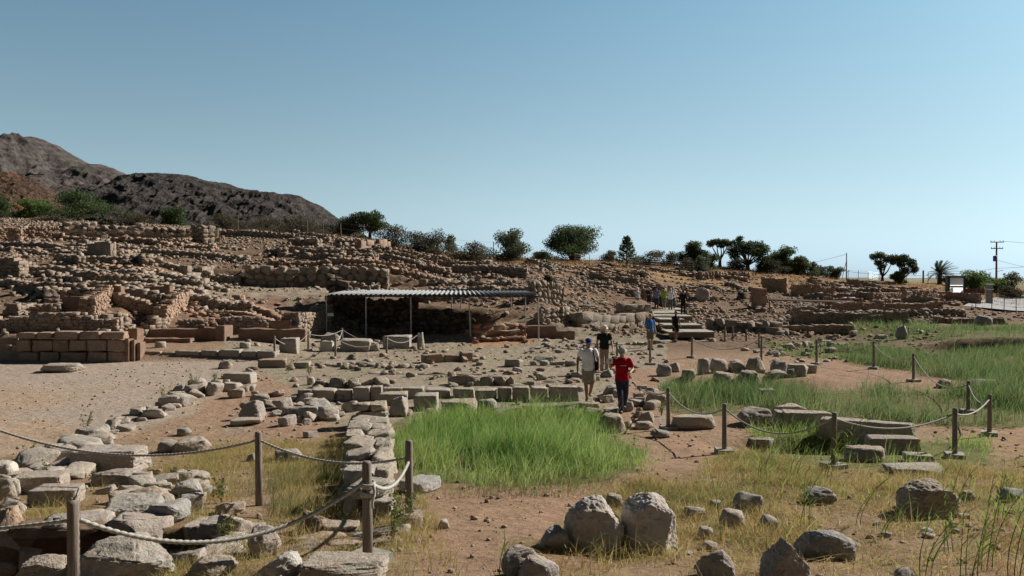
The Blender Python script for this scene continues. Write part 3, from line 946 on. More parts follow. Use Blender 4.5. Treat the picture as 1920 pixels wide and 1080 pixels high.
# kiln hollow: low curved earth walls
for j, (lb, arc) in enumerate((('outer curved red earth wall of the kiln hollow', [(362, 44.3), (390, 45.2), (440, 45.6), (490, 45.3), (528, 44.6)]), ('middle curved red earth wall inside the kiln hollow', [(366, 42.4), (400, 43.0), (440, 43.4), (480, 43.2), (526, 42.6)]), ('inner looped red earth wall at the bottom of the kiln hollow', [(352, 40.4), (380, 41.2), (412, 41.6), (436, 41.0), (440, 40.2)]))):
    wall(lb, [(X(p, y), y) for p, y in arc], .55 - .08 * j, .5, (.2, .5), .14, .25, 'red', seed=12 + j, core='plaster')
wall('rubble wall of pale stones between the kiln hollow and the portico pier', [(X(418, 39.6), 39.6), (X(500, 40.4), 40.4)], .95, .6, (.2, .5), .17, .35, 'rubble', seed=15)
wall('short rubble cross wall left of the portico plaster pier', [(X(335, 39.4), 39.4), (X(384, 39.8), 39.8)], .75, .6, (.2, .45), .16, .4, 'rubble', seed=16)
wall('sloping dark rubble bank beside the left post of the shelter', [(X(545, 41), 41), (X(608, 45.8), 45.8)], 1.5, .9, (.25, .55), .2, .25, 'rubble', seed=17)
pblock('brown plaster wall left of the shelter behind the kiln', 500, 545, 40.6, hz(X(520, 40.6), 40.6) - .1, .8, .4)
# --- the upper terraces, left
row('high dark wall of big boulders above the grey terrace left of the shelter roof', (462, 532), (728, 541), 1.75, th=1.0, L=(.5, 1.05), ch=.5, ragged=.28, kind='rubble', sub=4, seed=20, mat='stone')
row('long high stone wall along the left skyline with pale loose top stones', (108, 446), (372, 452), 1.75, th=.9, L=(.45, .95), ch=.4, ragged=.3, kind='rubble', sub=4, seed=21, mat='stone')
row('tall broken stone pier at the right end of the left skyline wall', (368, 455), (392, 458), 2.5, th=1.3, L=(.4, .9), ch=.38, ragged=.3, kind='rubble', sub=4, seed=22, mat='stone')
row('square orange stone pier beside the tall broken pier', (390, 456), (410, 455), 1.2, th=1.0, L=(.6, 1.1), ch=.6, ragged=.05, kind='block', sub=4, seed=23, mat='stone')
row('reddish retaining wall left of the skyline wall', (-20, 450), (110, 446), 1.5, th=.8, ragged=.3, seed=24, mat='red', core='earth')
row('upright orange slab wall at the left edge below the skyline', (20, 458), (40, 458), 1.6, th=.7, ragged=.1, seed=25, mat='red')
row('pale stone cell wall standing alone on the upper left slope', (172, 480), (212, 482), 1.15, th=.6, L=(.6, 1.2), ch=.55, ragged=.2, kind='block', seed=26, mat='stone')
row('row of whitish squared blocks at the edge of the grey terrace', (345, 517), (392, 515), .75, th=.7, L=(.4, .8), ch=.4, ragged=.15, kind='block', seed=27, mat='stone')
row('short wall of stacked rounded stones at the left edge halfway up the slope', (-10, 520), (44, 518), 1.5, th=.9, L=(.35, .7), ch=.3, ragged=.35, seed=28, mat='rubble')
row('wall of big stones below the ridge shrubs right of the tall pier', (408, 440), (560, 450), 1.1, th=.8, L=(.4, .9), ch=.4, ragged=.45, kind='rubble', seed=29)
row('dark heap of boulders below the olive bush on the ridge', (545, 462), (600, 463), 1.4, th=1.2, L=(.5, 1.0), ch=.45, ragged=.5, kind='rubble', seed=30)
row('plastered wall stub with a stone on top near the ridge fence', (672, 472), (726, 470), 1.0, th=.7, L=(.9, 1.8), ch=.55, ragged=.15, kind='block', seed=31, mat='ashlar')
row('broken stone pier left of the plastered stub under the ridge fence', (633, 468), (660, 468), 1.7, th=1.0, L=(.4, .8), ch=.4, ragged=.4, kind='rubble', seed=32)

# generic terraces: many low walls that nothing in the photo tells apart
GW = 'low rubble walls in rows up the hillside'
def generic(n, box, lab, grp, dmin, dmax, hr, rng_seed):
    hr = (hr[0], hr[1] * 1.15)
    r = random.Random(rng_seed)
    k = 0
    while k < n:
        px, d = r.uniform(box[0], box[1]), math.exp(r.uniform(math.log(dmin), math.log(dmax)))
        x = X(px, d)
        ln = r.uniform(4, 15)
        a = r.gauss(0, .07) if r.random() < .76 else PI / 2 + r.gauss(0, .3)
        if abs(a) > .6: ln *= .4
        q = (x + ln * math.cos(a), d + ln * math.sin(a))
        p2, _ = proj(q[0], q[1], hz(*q)); 
        if not (box[0] - 20 < p2 < box[1] + 20) or q[1] > 100: continue
        wall(lab, [(x, d), ((x + q[0]) / 2 + r.gauss(0, .15), (d + q[1]) / 2 + r.gauss(0, .15)), q], r.uniform(*hr), r.uniform(.5, .8), (.28, .8), r.uniform(.2, .32), r.uniform(.45, .75), r.choice(['stone', 'rubble', 'rubble', 'red']), sub=2, group=grp, seed=rng_seed * 50 + k, tilt=.16, debris=4)
        k += 1
generic(44, (-40, 460), 'low ruined rubble wall on the stony slope left of the shelter', 'rubble wall remains on the left slope', 43, 80, (.45, .95), 41)
generic(34, (470, 1000), 'low ruined rubble wall on the slope above the shelter roof', 'rubble wall remains above the shelter', 56, 92, (.5, 1.0), 42)
generic(30, (1000, 1420), 'low ruined rubble wall on the slope above the group on the steps', 'rubble wall remains above the steps', 66, 98, (.5, 1.0), 43)
generic(26, (1420, 1800), 'low ruined rubble wall on the gentle slope at the right', 'rubble wall remains on the right slope', 64, 104, (.6, 1.1), 44)

# --- around and behind the shelter
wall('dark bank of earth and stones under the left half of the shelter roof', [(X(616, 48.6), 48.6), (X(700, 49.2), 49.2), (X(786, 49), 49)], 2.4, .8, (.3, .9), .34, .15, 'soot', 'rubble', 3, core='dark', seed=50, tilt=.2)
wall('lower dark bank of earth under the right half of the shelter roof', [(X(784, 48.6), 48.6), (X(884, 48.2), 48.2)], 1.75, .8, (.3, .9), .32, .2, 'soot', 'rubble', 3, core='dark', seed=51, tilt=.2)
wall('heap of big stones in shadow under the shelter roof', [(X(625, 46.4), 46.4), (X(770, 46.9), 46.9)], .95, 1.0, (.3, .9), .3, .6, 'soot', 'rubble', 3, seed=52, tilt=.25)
wall('row of sunlit rubble behind the shelter seen under its roof', [(X(770, 51.5), 51.5), (X(905, 53.5), 53.5)], .75, .8, (.3, .7), .3, .45, 'rubble', 'rubble', 3, seed=53)
row('bright orange earth wall right of the shelter shadow', (884, 634), (986, 632), 1.05, th=.6, ragged=.22, seed=54, mat='orange', core='plaster', ch=.3, L=(.4, 1.0), kind='rubble')
row('low orange rubble bench in front of the orange earth wall', (890, 641), (984, 639), .42, th=.6, ragged=.1, seed=55, mat='orange', ch=.16, L=(.2, .45), kind='rubble')
pblock('pale flat plank lying on the orange rubble bench', 888, 975, 45.0, .46, .07, .5, name='plank', cat='plank', mat='woodgrey')
pblock('taller smooth brown wall right of the shelter corner post', 988, 1043, 45.4, -.05, .78, .4)
pblock('lower smooth brown wall step towards the black shirted man', 1041, 1078, 45.3, -.05, .50, .4)
row('grey rubble wall behind the smooth brown wall steps', (1010, 612), (1150, 612), 1.0, th=.7, ragged=.3, seed=56, kind='rubble', ch=.28)
row('squared stone platform wall left of the group on the steps', (1082, 612), (1215, 604), 1.15, th=.8, L=(.6, 1.3), ch=.42, ragged=.15, kind='block', seed=57)
row('second squared terrace wall below the seated visitor', (1160, 592), (1214, 590), .9, th=.8, L=(.6, 1.2), ch=.42, ragged=.1, kind='block', seed=58)
row('long low ledge of flat stones behind the shelter posts', (868, 565), (1120, 580), .4, th=.7, L=(.5, 1.2), ch=.2, ragged=.2, seed=59)
row('dark recessed rubble wall above the right end of the shelter roof', (995, 567), (1050, 572), 1.7, th=.8, ragged=.15, kind='rubble', ch=.35, seed=60)
row('row of rounded boulders along the middle of the slope above the shelter', (790, 537), (960, 535), .9, th=.9, L=(.5, 1.0), ch=.5, ragged=.3, kind='rubble', sub=4, seed=61)
row('dry stone wall high on the slope below the rounded bush', (850, 512), (990, 520), 1.1, th=.8, ragged=.35, seed=62, kind='rubble', ch=.3)
wall('grey boulder wall beside the walkway steps', [(X(1330, 50), 50), (X(1430, 49), 49), (X(1475, 47), 47)], 1.0, 1.1, (.4, .9), .4, .45, 'stone', 'rubble', 3, seed=63)
# --- right hand ruins
row('long dark rubble wall in the middle of the right hand ruins', (1488, 607), (1700, 611), 1.25, th=.8, ragged=.25, seed=70, mat='rubble', ch=.24)
row('upper dark rubble wall of the right hand ruins', (1565, 586), (1762, 588), 1.15, th=.8, ragged=.22, seed=71, mat='red', ch=.26, core='earth')
row('dark rubble wall below the white cabin', (1630, 566), (1765, 568), 1.25, th=.8, ragged=.2, seed=72, mat='red', ch=.28)
row('brown wall end standing left of the long timber beam', (1412, 578), (1434, 579), 2.0, th=.8, ragged=.05, seed=73, mat='red', L=(.8, 1.5), ch=.6, kind='block')
row('sunlit rubble platform wall under the white cabin', (1762, 566), (1838, 572), 1.2, th=1.0, ragged=.1, seed=74, mat='red', ch=.3, kind='block')
row('low red earth wall edging the far grass on the right', (1470, 622), (1600, 622), .5, th=.7, ragged=.2, seed=75, mat='red', core='plaster', ch=.2)
row('broken rubble wall at the right end of the ruins below the road', (1755, 604), (1880, 606), .8, th=.8, ragged=.4, seed=76, mat='rubble')
row('dark rubble wall near the right trees on the slope', (1430, 545), (1475, 548), 1.6, th=.8, ragged=.2, seed=77, mat='red', ch=.35)
row('dark wall face higher on the right slope', (1488, 555), (1560, 556), 1.5, th=.8, ragged=.25, seed=78, mat='red', ch=.35)
row('dark rocky wall below the ridge bushes right of the centre', (1310, 524), (1400, 522), 1.5, th=1.0, ragged=.6, seed=79, mat='rubble', kind='rubble', ch=.45)

# --- middle ground rows
row('low row of flat stones just beyond the squared kerb blocks', (598, 726), (728, 724), .33, th=.5, L=(.35, .9), ch=.33, ragged=0, kind='rubble', sub=4, seed=80, mat='stone')
row('short row of rough stones in the gravel left of the man in white', (846, 722), (962, 722), .36, th=.55, L=(.4, 1.1), ch=.36, ragged=0, kind='rubble', sub=4, seed=81)
row('thin row of flat stones on the gravel right of the rough row', (960, 724), (1080, 712), .16, th=.5, L=(.3, .7), ch=.16, ragged=0, kind='rubble', sub=3, seed=82)
row('reddish stone block row in the gravel before the shelter', (800, 680), (882, 676), .38, th=.5, L=(.7, 1.2), ch=.38, ragged=0, kind='block', sub=4, seed=83, mat='ashlar')
row('grass grown line of stones before the roped enclosure', (600, 684), (800, 690), .22, th=.8, L=(.2, .6), ch=.2, ragged=.3, kind='rubble', seed=84)
row('line of broken stones crossing the gravel behind the kerb', (700, 700), (905, 702), .16, th=.5, L=(.3, .8), ch=.16, ragged=.3, kind='rubble', seed=85)
row('thin stone kerb line running from the steps towards the black shirted man', (1110, 644), (1330, 640), .14, th=.3, L=(.8, 1.8), ch=.14, ragged=0, kind='block', seed=86, mat='step')
row('grey wall foundation line in front of the smooth brown walls', (1000, 660), (1100, 652), .15, th=.9, L=(.3, .7), ch=.15, ragged=.2, kind='rubble', seed=87)
# stones of the roped enclosure
for i, (lb, px, py, w, h, kd, mt) in enumerate((
    ('white square block inside the roped enclosure', 613, 659, 24, 20, 'block', 'white'),
    ('long grey block lying inside the roped enclosure', 668, 659, 62, 22, 'block', 'stone1'),
    ('rounded stone leaning at the end of the long enclosure block', 702, 659, 20, 18, 'boulder', 'stone1'),
    ('flat grey block at the right side of the roped enclosure', 745, 654, 52, 24, 'block', 'stone1'),
    ('upright pitted stone at the right corner post of the enclosure', 789, 656, 14, 33, 'boulder', 'stone1'),
    ('heap stone behind the left enclosure post', 620, 640, 36, 16, 'boulder', 'stone1'),
    ('brown squared pier left of the roped enclosure', 543, 662, 34, 28, 'block', 'brown'))):
    stone(lb, px, py, w, h, kd, i, mt, name='stone_block' if kd == 'block' else 'boulder', cat='stone', rz=0, sub=4)
# --- the dry stone wall that runs towards the viewer beside the grass
def thick():
    r = random.Random(5)
    P = Pile('slab', 5, 7)
    a, b = hit(692, 972), hit(692, 800)
    n = 13
    for i in range(n):
        f = i / (n - 1)
        p = a.lerp(b, f ** 1.05)
        x0 = p.x
        zg = hz(p.x, p.y)
        top = .34 + .08 * r.random()
        wd = X(728, p.y) - X(640, p.y)
        wd = min(wd, .86)
        z = zg - .1
        c = 0
        while z < zg + top:
            h = r.uniform(.12, .24)
            if r.random() < .5:
                P.add((x0 + r.gauss(0, .03), p.y, z + h / 2), (wd * r.uniform(.9, 1.1), r.uniform(.5, .75), h * 1.15), r.gauss(0, .1), .05)
            else:
                s = r.uniform(.35, .65)
                P.add((x0 - wd * (1 - s) / 2, p.y, z + h / 2), (wd * s * 1.05, r.uniform(.45, .7), h * 1.15), r.gauss(0, .15), .06)
                P.add((x0 + wd * s / 2, p.y, z + h / 2), (wd * (1 - s) * 1.05, r.uniform(.45, .7), h * 1.15 * r.uniform(.9, 1.15)), r.gauss(0, .12), .06)
            z += h
    M['palewall'] = stone_mat('pale_wall_stone', (.38, .34, .28), (.34, .28, .215), (.33, .31, .275))
    o = P.build('dry_stone_wall', 'palewall')
    tag(o, 'thick dry stone wall of flat slabs between the posts and the green grass', 'wall')
thick()
wall('low foundation of pitted pink stones behind the nearest post', [hit(550, 1020), hit(780, 1008)], .14, .6, (.35, .7), .14, .1, 'rubble', 'slab', 4, seed=90)
# rubble lining of the cistern pit
wall('dark stone lining at the back of the water pit', [(-5.9, 9.0), (-4.4, 9.05), (-3.0, 8.9)], .85, .45, (.35, .8), .26, .06, 'brown', 'slab', 4, seed=91, dz=-.62)
wall('stone lining on the right side of the water pit', [(-2.95, 8.8), (-2.75, 7.2)], .8, .45, (.35, .7), .26, .1, 'brown', 'slab', 4, seed=92, dz=-.62)

# ------------------------------------------------------------------ water in the pit
b = MB()
b.box((-5.9, 7.6, .245), (3.0, 1.3, .01))
t = NT('dark_water'); t.bump(t.noise(6, 3, .5), .05, .01)
tag(b.build('water', t.done((.035, .028, .02), .12, .5)), kind='structure')

# ------------------------------------------------------------------ loose stones placed one by one
ST = [  # label, px, foot py, width, height, kind, shape, material, depth, rz
 ('big pointed boulder on the left of the foreground pair', 1112, 1040, 118, 100, 'boulder', 0, 'pairst', .85, .1),
 ('big rounded boulder on the right of the foreground pair', 1217, 1038, 112, 102, 'boulder', 1, 'pairst', .9, .1),
 ('small grey stone wedged behind the foreground boulder pair', 1152, 952, 34, 24, 'boulder', 2, 'stone1', .8, 0),
 ('low grey rock left of the foreground boulder pair', 1040, 1034, 60, 40, 'boulder', 3, 'greyst', .8, .2),
 ('flat topped brown rock at the bottom edge by the red path', 978, 1088, 84, 54, 'boulder', 9, 'brown', .8, .15),
 ('brown wedge of rock in front of the flat topped brown rock', 1010, 1098, 80, 48, 'boulder', 4, 'brown', .6, -.1),
 ('rounded grey stone in the straw right of the boulder pair', 1402, 962, 60, 36, 'boulder', 5, 'greyst', .8, 0),
 ('brown angular rock at the bottom edge right of the boulder pair', 1340, 1088, 76, 52, 'boulder', 10, 'brown', .8, -.1),
 ('pinkish pointed rock at the bottom edge', 1470, 1096, 100, 76, 'boulder', 6, 'brown', .8, .3),
 ('smooth blue grey slab leaning in the straw', 1546, 1050, 110, 48, 'boulder', 7, 'greyst', .6, -.15),
 ('largest grey rock at the right with a dark hollow under it', 1738, 972, 118, 64, 'boulder', 8, 'stone1', .8, .2),
 ('flat mossy stone behind the leaning blue grey slab', 1536, 946, 62, 28, 'boulder', 9, 'greyst', .8, 0),
 ('brown tilted stone left of the rounded grey stone', 1374, 992, 46, 34, 'boulder', 10, 'brown', .8, .3),
 ('small blue grey stone in the dry tufts', 1440, 996, 40, 26, 'boulder', 3, 'greyst', .8, .5),
 ('small brown stone half sunk beside the boulder pair', 1324, 1012, 30, 22, 'boulder', 2, 'brown', .8, 0),
 ('dark stone at the right edge among the reeds', 1893, 941, 50, 24, 'boulder', 5, 'greyst', .8, .4),
 ('small dark stone between the largest grey rock and the right edge', 1815, 942, 26, 20, 'boulder', 1, 'brown', .8, .4),
 ('small brown stone in the straw above the tilted stone', 1342, 956, 28, 16, 'boulder', 6, 'brown', .8, .4),
 ('dark low stone at the bottom edge below the largest grey rock', 1695, 1088, 44, 18, 'boulder', 4, 'greyst', .8, .1),
 ('broad brownish stone low in the straw left of the tilted stone', 1303, 972, 44, 18, 'boulder', 7, 'brown', .8, .1),
 # left foreground
 ('large pitted limestone rock at the bottom beside the nearest left post', 240, 1092, 190, 70, 'boulder', 11, 'stone1', .7, .1),
 ('pale rock at the bottom left corner before the water pit', 92, 1094, 120, 38, 'boulder', 9, 'stone1', .7, -.1),
 ('rounded pale rock at the bottom right of the large pitted rock', 398, 1094, 96, 40, 'boulder', 5, 'stone1', .8, .2),
 ('flat white stone behind the large pitted rock', 325, 1062, 92, 26, 'slab', 0, 'white', .6, .1),
 ('bluish white rock with a knob at the bottom', 522, 1088, 96, 46, 'boulder', 10, 'white', .7, .4),
 ('broad smooth pale slab at the bottom edge by the roped post', 645, 1096, 170, 34, 'slab', 3, 'stone1', .6, 0),
 ('round brown boulder beside the green weeds', 494, 1046, 62, 54, 'boulder', 1, 'brown', .9, .6),
 ('pale slab roofing the right end of the water pit', 390, 1030, 90, 36, 'slab', 2, 'stone1', .9, .3),
 ('grey slab right of the water pit corner', 420, 1012, 84, 30, 'slab', 1, 'stone1', .8, -.3),
 ('long pale slab roofing the back of the water pit', 250, 978, 110, 34, 'slab', 4, 'stone1', .9, .1),
 ('bluish flat slab beside the long pale slab', 315, 982, 76, 34, 'slab', 5, 'greyst', .9, -.1),
 ('white rounded stone on the slope above the bluish slab', 352, 938, 60, 32, 'boulder', 3, 'stone1', .8, 0),
 ('tilted brown block behind the bluish slab', 358, 960, 44, 32, 'block', 4, 'brown', .8, .6),
 ('rough pink outcrop above the water pit', 278, 945, 80, 28, 'boulder', 2, 'rubble', .9, .2),
 ('long brown block with a flat shaded face under the long rope', 208, 886, 130, 42, 'block', 0, 'brown', .55, .05),
 ('row of dark stones beneath the long brown block', 225, 912, 110, 26, 'boulder', 8, 'brown', .6, 0),
 ('light brown block on the left beside the pit steps', 76, 925, 90, 32, 'block', 1, 'stone1', .7, .2),
 ('lower brown step block at the left pit edge', 108, 948, 90, 30, 'block', 3, 'brown', .7, .1),
 ('white rock at the left picture edge above the pit', 8, 902, 56, 34, 'boulder', 6, 'white', .8, 0),
 ('pale upright rock at the left picture edge', 8, 940, 44, 48, 'boulder', 7, 'stone1', .8, .2),
 ('small upright white stone next to the light brown block', 28, 930, 22, 32, 'boulder', 10, 'white', .8, .2),
 ('orange stained rock at the left edge beside the water', 14, 1008, 56, 52, 'boulder', 4, 'red', .8, .2),
 ('brown stained rock above the orange one at the left edge', 22, 972, 50, 34, 'boulder', 5, 'stone1', .8, .2),
 ('dark earth step inside the water pit', 120, 1018, 190, 22, 'slab', 6, 'earth', .35, 0),
 ('pale flat slab beside the base of the post by the grass', 788, 926, 66, 22, 'slab', 2, 'greyst', 1.2, -.4),
 ('small pale pebble stone on the straw right of the post by the grass', 832, 992, 22, 16, 'boulder', 3, 'white', .8, 0),
 ('dark flat stone left of the nearest roped post base', 640, 1005, 70, 18, 'slab', 3, 'stone1', .8, 0),
 ('grey rock among the weeds left of the thick dry stone wall', 612, 842, 10, 8, 'boulder', 3, 'stone1', .8, 0),
 ('pale squared stone near the middle post in dry grass', 540, 868, 52, 22, 'boulder', 9, 'stone1', .8, .1),
 ('small pale stone left of the middle post', 472, 866, 20, 14, 'boulder', 8, 'stone1', .8, .1),
 ('wide pale mound of rock in the dry grass left of the middle post', 362, 852, 66, 26, 'boulder', 7, 'stone1', .9, 0),
 ('rough brown mound of rock behind the wide pale mound', 320, 850, 44, 22, 'boulder', 2, 'stone1', .9, 0),
 ('small rock on the red soil above the pale mound', 345, 818, 26, 14, 'boulder', 1, 'stone1', .8, 0),
 # courtyard and middle ground
 ('flat cracked slab lying alone on the courtyard floor', 119, 699, 68, 15, 'slab', 1, 'stone1', .8, .05),
 ('round brown stone drum at the edge of the courtyard', 423, 692, 25, 17, 'boulder', 5, 'brown', .95, 0),
 ('dark squared block standing at the courtyard edge', 451, 720, 56, 20, 'block', 2, 'stone1', .7, -.05),
 ('dark red block behind the squared courtyard edge block', 511, 690, 52, 16, 'block', 3, 'ashlar', .7, .2),
 ('dark green grey block in the grass beyond the courtyard corner', 567, 691, 30, 12, 'block', 4, 'stone1', .7, 0),
 ('large brown rock propped on small stones over the red soil', 473, 788, 50, 36, 'boulder', 0, 'brown', .8, .2),
 ('flat stone in front of the propped brown rock', 462, 800, 56, 12, 'slab', 5, 'stone1', .7, .1),
 ('rounded stone under the right end of the propped brown rock', 482, 792, 20, 15, 'boulder', 4, 'stone1', .8, 0),
 ('white rounded stone standing in the rubble behind the kerb', 583, 722, 15, 14, 'boulder', 9, 'white', .8, 0),
 ('flat grey stone on the gravel left of the man in white', 1019, 678, 42, 9, 'slab', 2, 'step', .5, .2),
 ('pair stone of dark slabs on the gravel', 962, 688, 36, 14, 'slab', 3, 'step', .7, -.2),
 ('light square plinth stone at the foot of the shelter corner post', 1005, 655, 20, 4, 'slab', 1, 'white', .8, 0),
 # kerb row seen left to right
 ('leftmost light block of the squared kerb row', 571, 751, 24, 20, 'block', 0, 'stone1', .8, 0),
 ('second wide block of the squared kerb row', 607, 752, 50, 22, 'block', 1, 'stone1', .7, 0),
 ('small square block third from the left in the kerb row', 647, 752, 30, 21, 'block', 2, 'stone1', .8, 0),
 ('tall dark block in the left half of the kerb row', 679, 752, 32, 26, 'block', 3, 'brown', .8, 0),
 ('upright narrow block beside the tall dark kerb block', 706, 752, 22, 28, 'block', 4, 'brown', .9, 0),
 ('low wide kerb block behind the brown boulders', 737, 747, 42, 20, 'block', 0, 'stone1', .7, 0),
 ('dark middle kerb block half hidden by boulders', 775, 747, 40, 20, 'block', 3, 'stone1', .7, 0),
 ('flat slab of the kerb row above the grey slabs', 820, 746, 50, 16, 'block', 1, 'stone1', .7, 0),
 ('pale low kerb block in the middle of the row', 870, 746, 42, 17, 'block', 2, 'stone1', .7, 0),
 ('grassy kerb block right of the middle', 911, 750, 42, 19, 'block', 4, 'stone1', .7, 0),
 ('dark squared kerb block fourth from the right end', 946, 750, 27, 23, 'block', 0, 'brown', .8, 0),
 ('lighter rounded kerb block third from the right end', 976, 752, 32, 26, 'block', 3, 'stone1', .8, 0),
 ('square kerb block second from the right end', 1010, 753, 34, 27, 'block', 1, 'brown', .8, 0),
 ('longest kerb block at the right end beside the man in white', 1057, 752, 58, 27, 'block', 2, 'brown', .6, 0),
 ('brown cube boulder at the corner of the grass below the kerb', 748, 782, 40, 38, 'boulder', 8, 'brown', .9, .2),
 ('flat topped boulder left of the brown cube boulder', 738, 762, 54, 24, 'block', 3, 'stone1', .8, .1),
 ('flat topped brown stone right of the brown cube boulder', 799, 768, 46, 28, 'block', 4, 'brown', .9, 0),
 ('pale rock sunk in the grass below the brown stones', 812, 792, 40, 24, 'boulder', 7, 'stone1', .9, 0),
 ('long flat grey slab behind the grass', 862, 776, 72, 22, 'slab', 2, 'stone1', .9, 0),
 ('pale mottled boulder behind the grass right of the flat slab', 914, 780, 40, 30, 'boulder', 9, 'stone1', .8, .2),
 ('flat stone at the back right corner of the grass', 1003, 772, 36, 10, 'slab', 0, 'stone1', .8, 0),
 ('squat grey stone between the two walkers', 1148, 742, 36, 19, 'boulder', 3, 'stone1', .8, 0),
 ('flat rock the man in white steps on', 1105, 766, 40, 10, 'slab', 4, 'stone1', .8, 0),
 ('broad rock on the path before the man in white', 1112, 784, 46, 18, 'boulder', 5, 'stone1', .8, 0),
 ('grassy boulder at the feet of the walker in red', 1148, 812, 52, 34, 'boulder', 6, 'stone1', .9, 0),
 ('dark rock beside the first right hand post on the path', 1232, 764, 42, 26, 'boulder', 7, 'stone1', .8, 0),
 ('rounded stone on the path below the first right hand post', 1212, 793, 34, 20, 'boulder', 8, 'stone1', .8, 0),
 ('low brown stone in the path centre right of the red walker', 1208, 806, 34, 14, 'boulder', 9, 'brown', .8, 0),
 ('dark flat stone at the foot of the first right hand post', 1238, 822, 38, 14, 'boulder', 2, 'greyst', .8, 0),
 ('brown stepping stone behind the walker in red', 1138, 708, 28, 14, 'boulder', 0, 'brown', .8, 0),
 # cistern ring right
 ('dark upright boulder at the left of the stone ring', 1320, 702, 24, 30, 'boulder', 1, 'greyst', .9, 0),
 ('wide dark boulder in the back of the stone ring', 1348, 700, 34, 27, 'boulder', 2, 'brown', .9, 0),
 ('low dark boulder in the back of the stone ring', 1379, 698, 36, 22, 'boulder', 3, 'brown', .9, 0),
 ('largest rounded boulder of the stone ring with a sunlit right side', 1416, 700, 40, 30, 'boulder', 4, 'stone1', .9, 0),
 ('grey boulder right of the largest ring boulder', 1459, 700, 32, 24, 'boulder', 5, 'greyst', .9, 0),
 ('tilted pale slab at the right end of the stone ring', 1494, 706, 40, 22, 'slab', 3, 'stone1', .8, -.4),
 ('last tilted slab right of the pale ring slab', 1518, 700, 28, 16, 'slab', 4, 'stone1', .8, -.4),
 ('light squared block at the left front of the stone ring', 1292, 714, 28, 20, 'boulder', 1, 'stone1', .8, 0),
 ('mossy squared block in front of the stone ring', 1356, 726, 42, 28, 'boulder', 2, 'stone1', .8, 0),
 ('cracked pale boulder at the front of the stone ring', 1404, 728, 46, 30, 'boulder', 6, 'stone1', .8, 0),
 ('long low block at the right front of the stone ring', 1456, 710, 46, 14, 'boulder', 3, 'stone1', .8, 0),
 ('rounded block beside the long low ring block', 1484, 708, 24, 16, 'boulder', 4, 'stone1', .8, 0),
 ('grey boulder at the left outside the stone ring', 1246, 706, 30, 22, 'boulder', 7, 'greyst', .8, 0),
 ('low boulder behind the left outside ring boulder', 1264, 698, 26, 18, 'boulder', 8, 'stone1', .8, 0),
 # basin slabs right
 ('rough pitted brown rock at the left of the long slab', 1418, 800, 76, 32, 'boulder', 9, 'stone1', .8, 0),
 ('dark squared rock between the pitted rock and the long slab', 1462, 806, 30, 36, 'boulder', 10, 'brown', .9, 0),
 ('left half of the long dark edged slab behind the ropes', 1512, 808, 96, 36, 'block', 0, 'brown', .38, -.12),
 ('long tilted slab with a sunlit top behind the ropes', 1622, 832, 176, 42, 'block', 3, 'brown', .24, -.42),
 ('thick slab end lying lower at the right of the long slab', 1672, 852, 96, 30, 'block', 1, 'brown', .5, -.15),
 ('flat brown rock above the long slab', 1475, 778, 66, 16, 'slab', 5, 'brown', .8, 0),
 ('low wall stone left of the second right hand post', 1300, 806, 90, 24, 'slab', 2, 'brown', .5, 0),
 ('flat pale slab lying in grass at the second right hand post', 1425, 836, 50, 12, 'slab', 3, 'stone1', .8, -.3),
 ('pale flat slab in front of the long slab', 1620, 866, 80, 24, 'slab', 4, 'stone1', .8, -.2),
 ('long thin slab lying near the right hand posts', 1715, 890, 120, 12, 'slab', 0, 'stone1', .5, .1),
 ('dark low block near the pale flat slab', 1722, 868, 50, 14, 'block', 2, 'stone1', .8, -.2),
 ('brown block at the end of the grass strip below the stone ring', 1436, 748, 32, 18, 'block', 4, 'brown', .8, 0),
 ('flat grey stone by the bend of the right rope', 1845, 726, 60, 12, 'slab', 2, 'stone1', .6, 0),
 ('dark rock left of the rope bend', 1770, 728, 30, 16, 'boulder', 3, 'brown', .8, 0),
 ('pointed grey rock in the far grass on the right', 1690, 636, 26, 26, 'boulder', 0, 'greyst', .8, 0),
 ('flat pale rock beside the pointed grey rock', 1652, 636, 24, 9, 'boulder', 5, 'stone1', .8, 0),
 ('rounded rock below the right hand ruins near the road', 1845, 610, 30, 18, 'boulder', 2, 'greyst', .8, 0),
 ('tall rock on the slope right of the group on the steps', 1318, 566, 28, 26, 'boulder', 7, 'brown', .8, 0),
]
for i, (lb, px, py, w, h, kd, sh, mt, dp, rz) in enumerate(ST):
    nm = {'boulder': 'boulder', 'slab': 'stone_slab', 'block': 'stone_block'}[kd]
    stone(lb, px, py, w, h, kd, sh, mt, dp, rz, 5 if w > 60 else 4, name=nm, cat=nm.replace('_', ' '))

# individual rubble stones that nothing tells apart, zone by zone
def zone(n, line, spread, sz, label, group, seed, kinds=('rubble', 'slab'), mats=('stone1', 'stone1', 'brown'), flat=(.35, .7)):
    r = random.Random(seed)
    for i in range(n):
        f = (i + r.random()) / n * (len(line) - 1)
        k = min(int(f), len(line) - 2); f -= k
        px = line[k][0] * (1 - f) + line[k + 1][0] * f + r.gauss(0, spread[0])
        py = line[k][1] * (1 - f) + line[k + 1][1] * f + r.gauss(0, spread[1])
        g = hit(px, py)
        w = r.uniform(*sz); h = w * r.uniform(*flat)
        kd = r.choice(kinds)
        o = link('rubble_stone', stone_mesh(kd, 4, r.randrange(8), r.choice(mats)))
        o.scale = (w, w * r.uniform(.65, 1), h)
        o.location = (g.x, g.y, g.z + h * .32)
        o.rotation_euler = (r.gauss(0, .12), r.gauss(0, .12), r.uniform(0, 6.28))
        tag(o, label, 'stone', group)
zone(46, [(70, 880), (170, 832), (280, 778), (350, 748), (430, 712)], (18, 7), (.28, .75), 'pale flat rubble stone in the collapsed wall edging the courtyard', 'stones of the collapsed courtyard edge wall', 61)
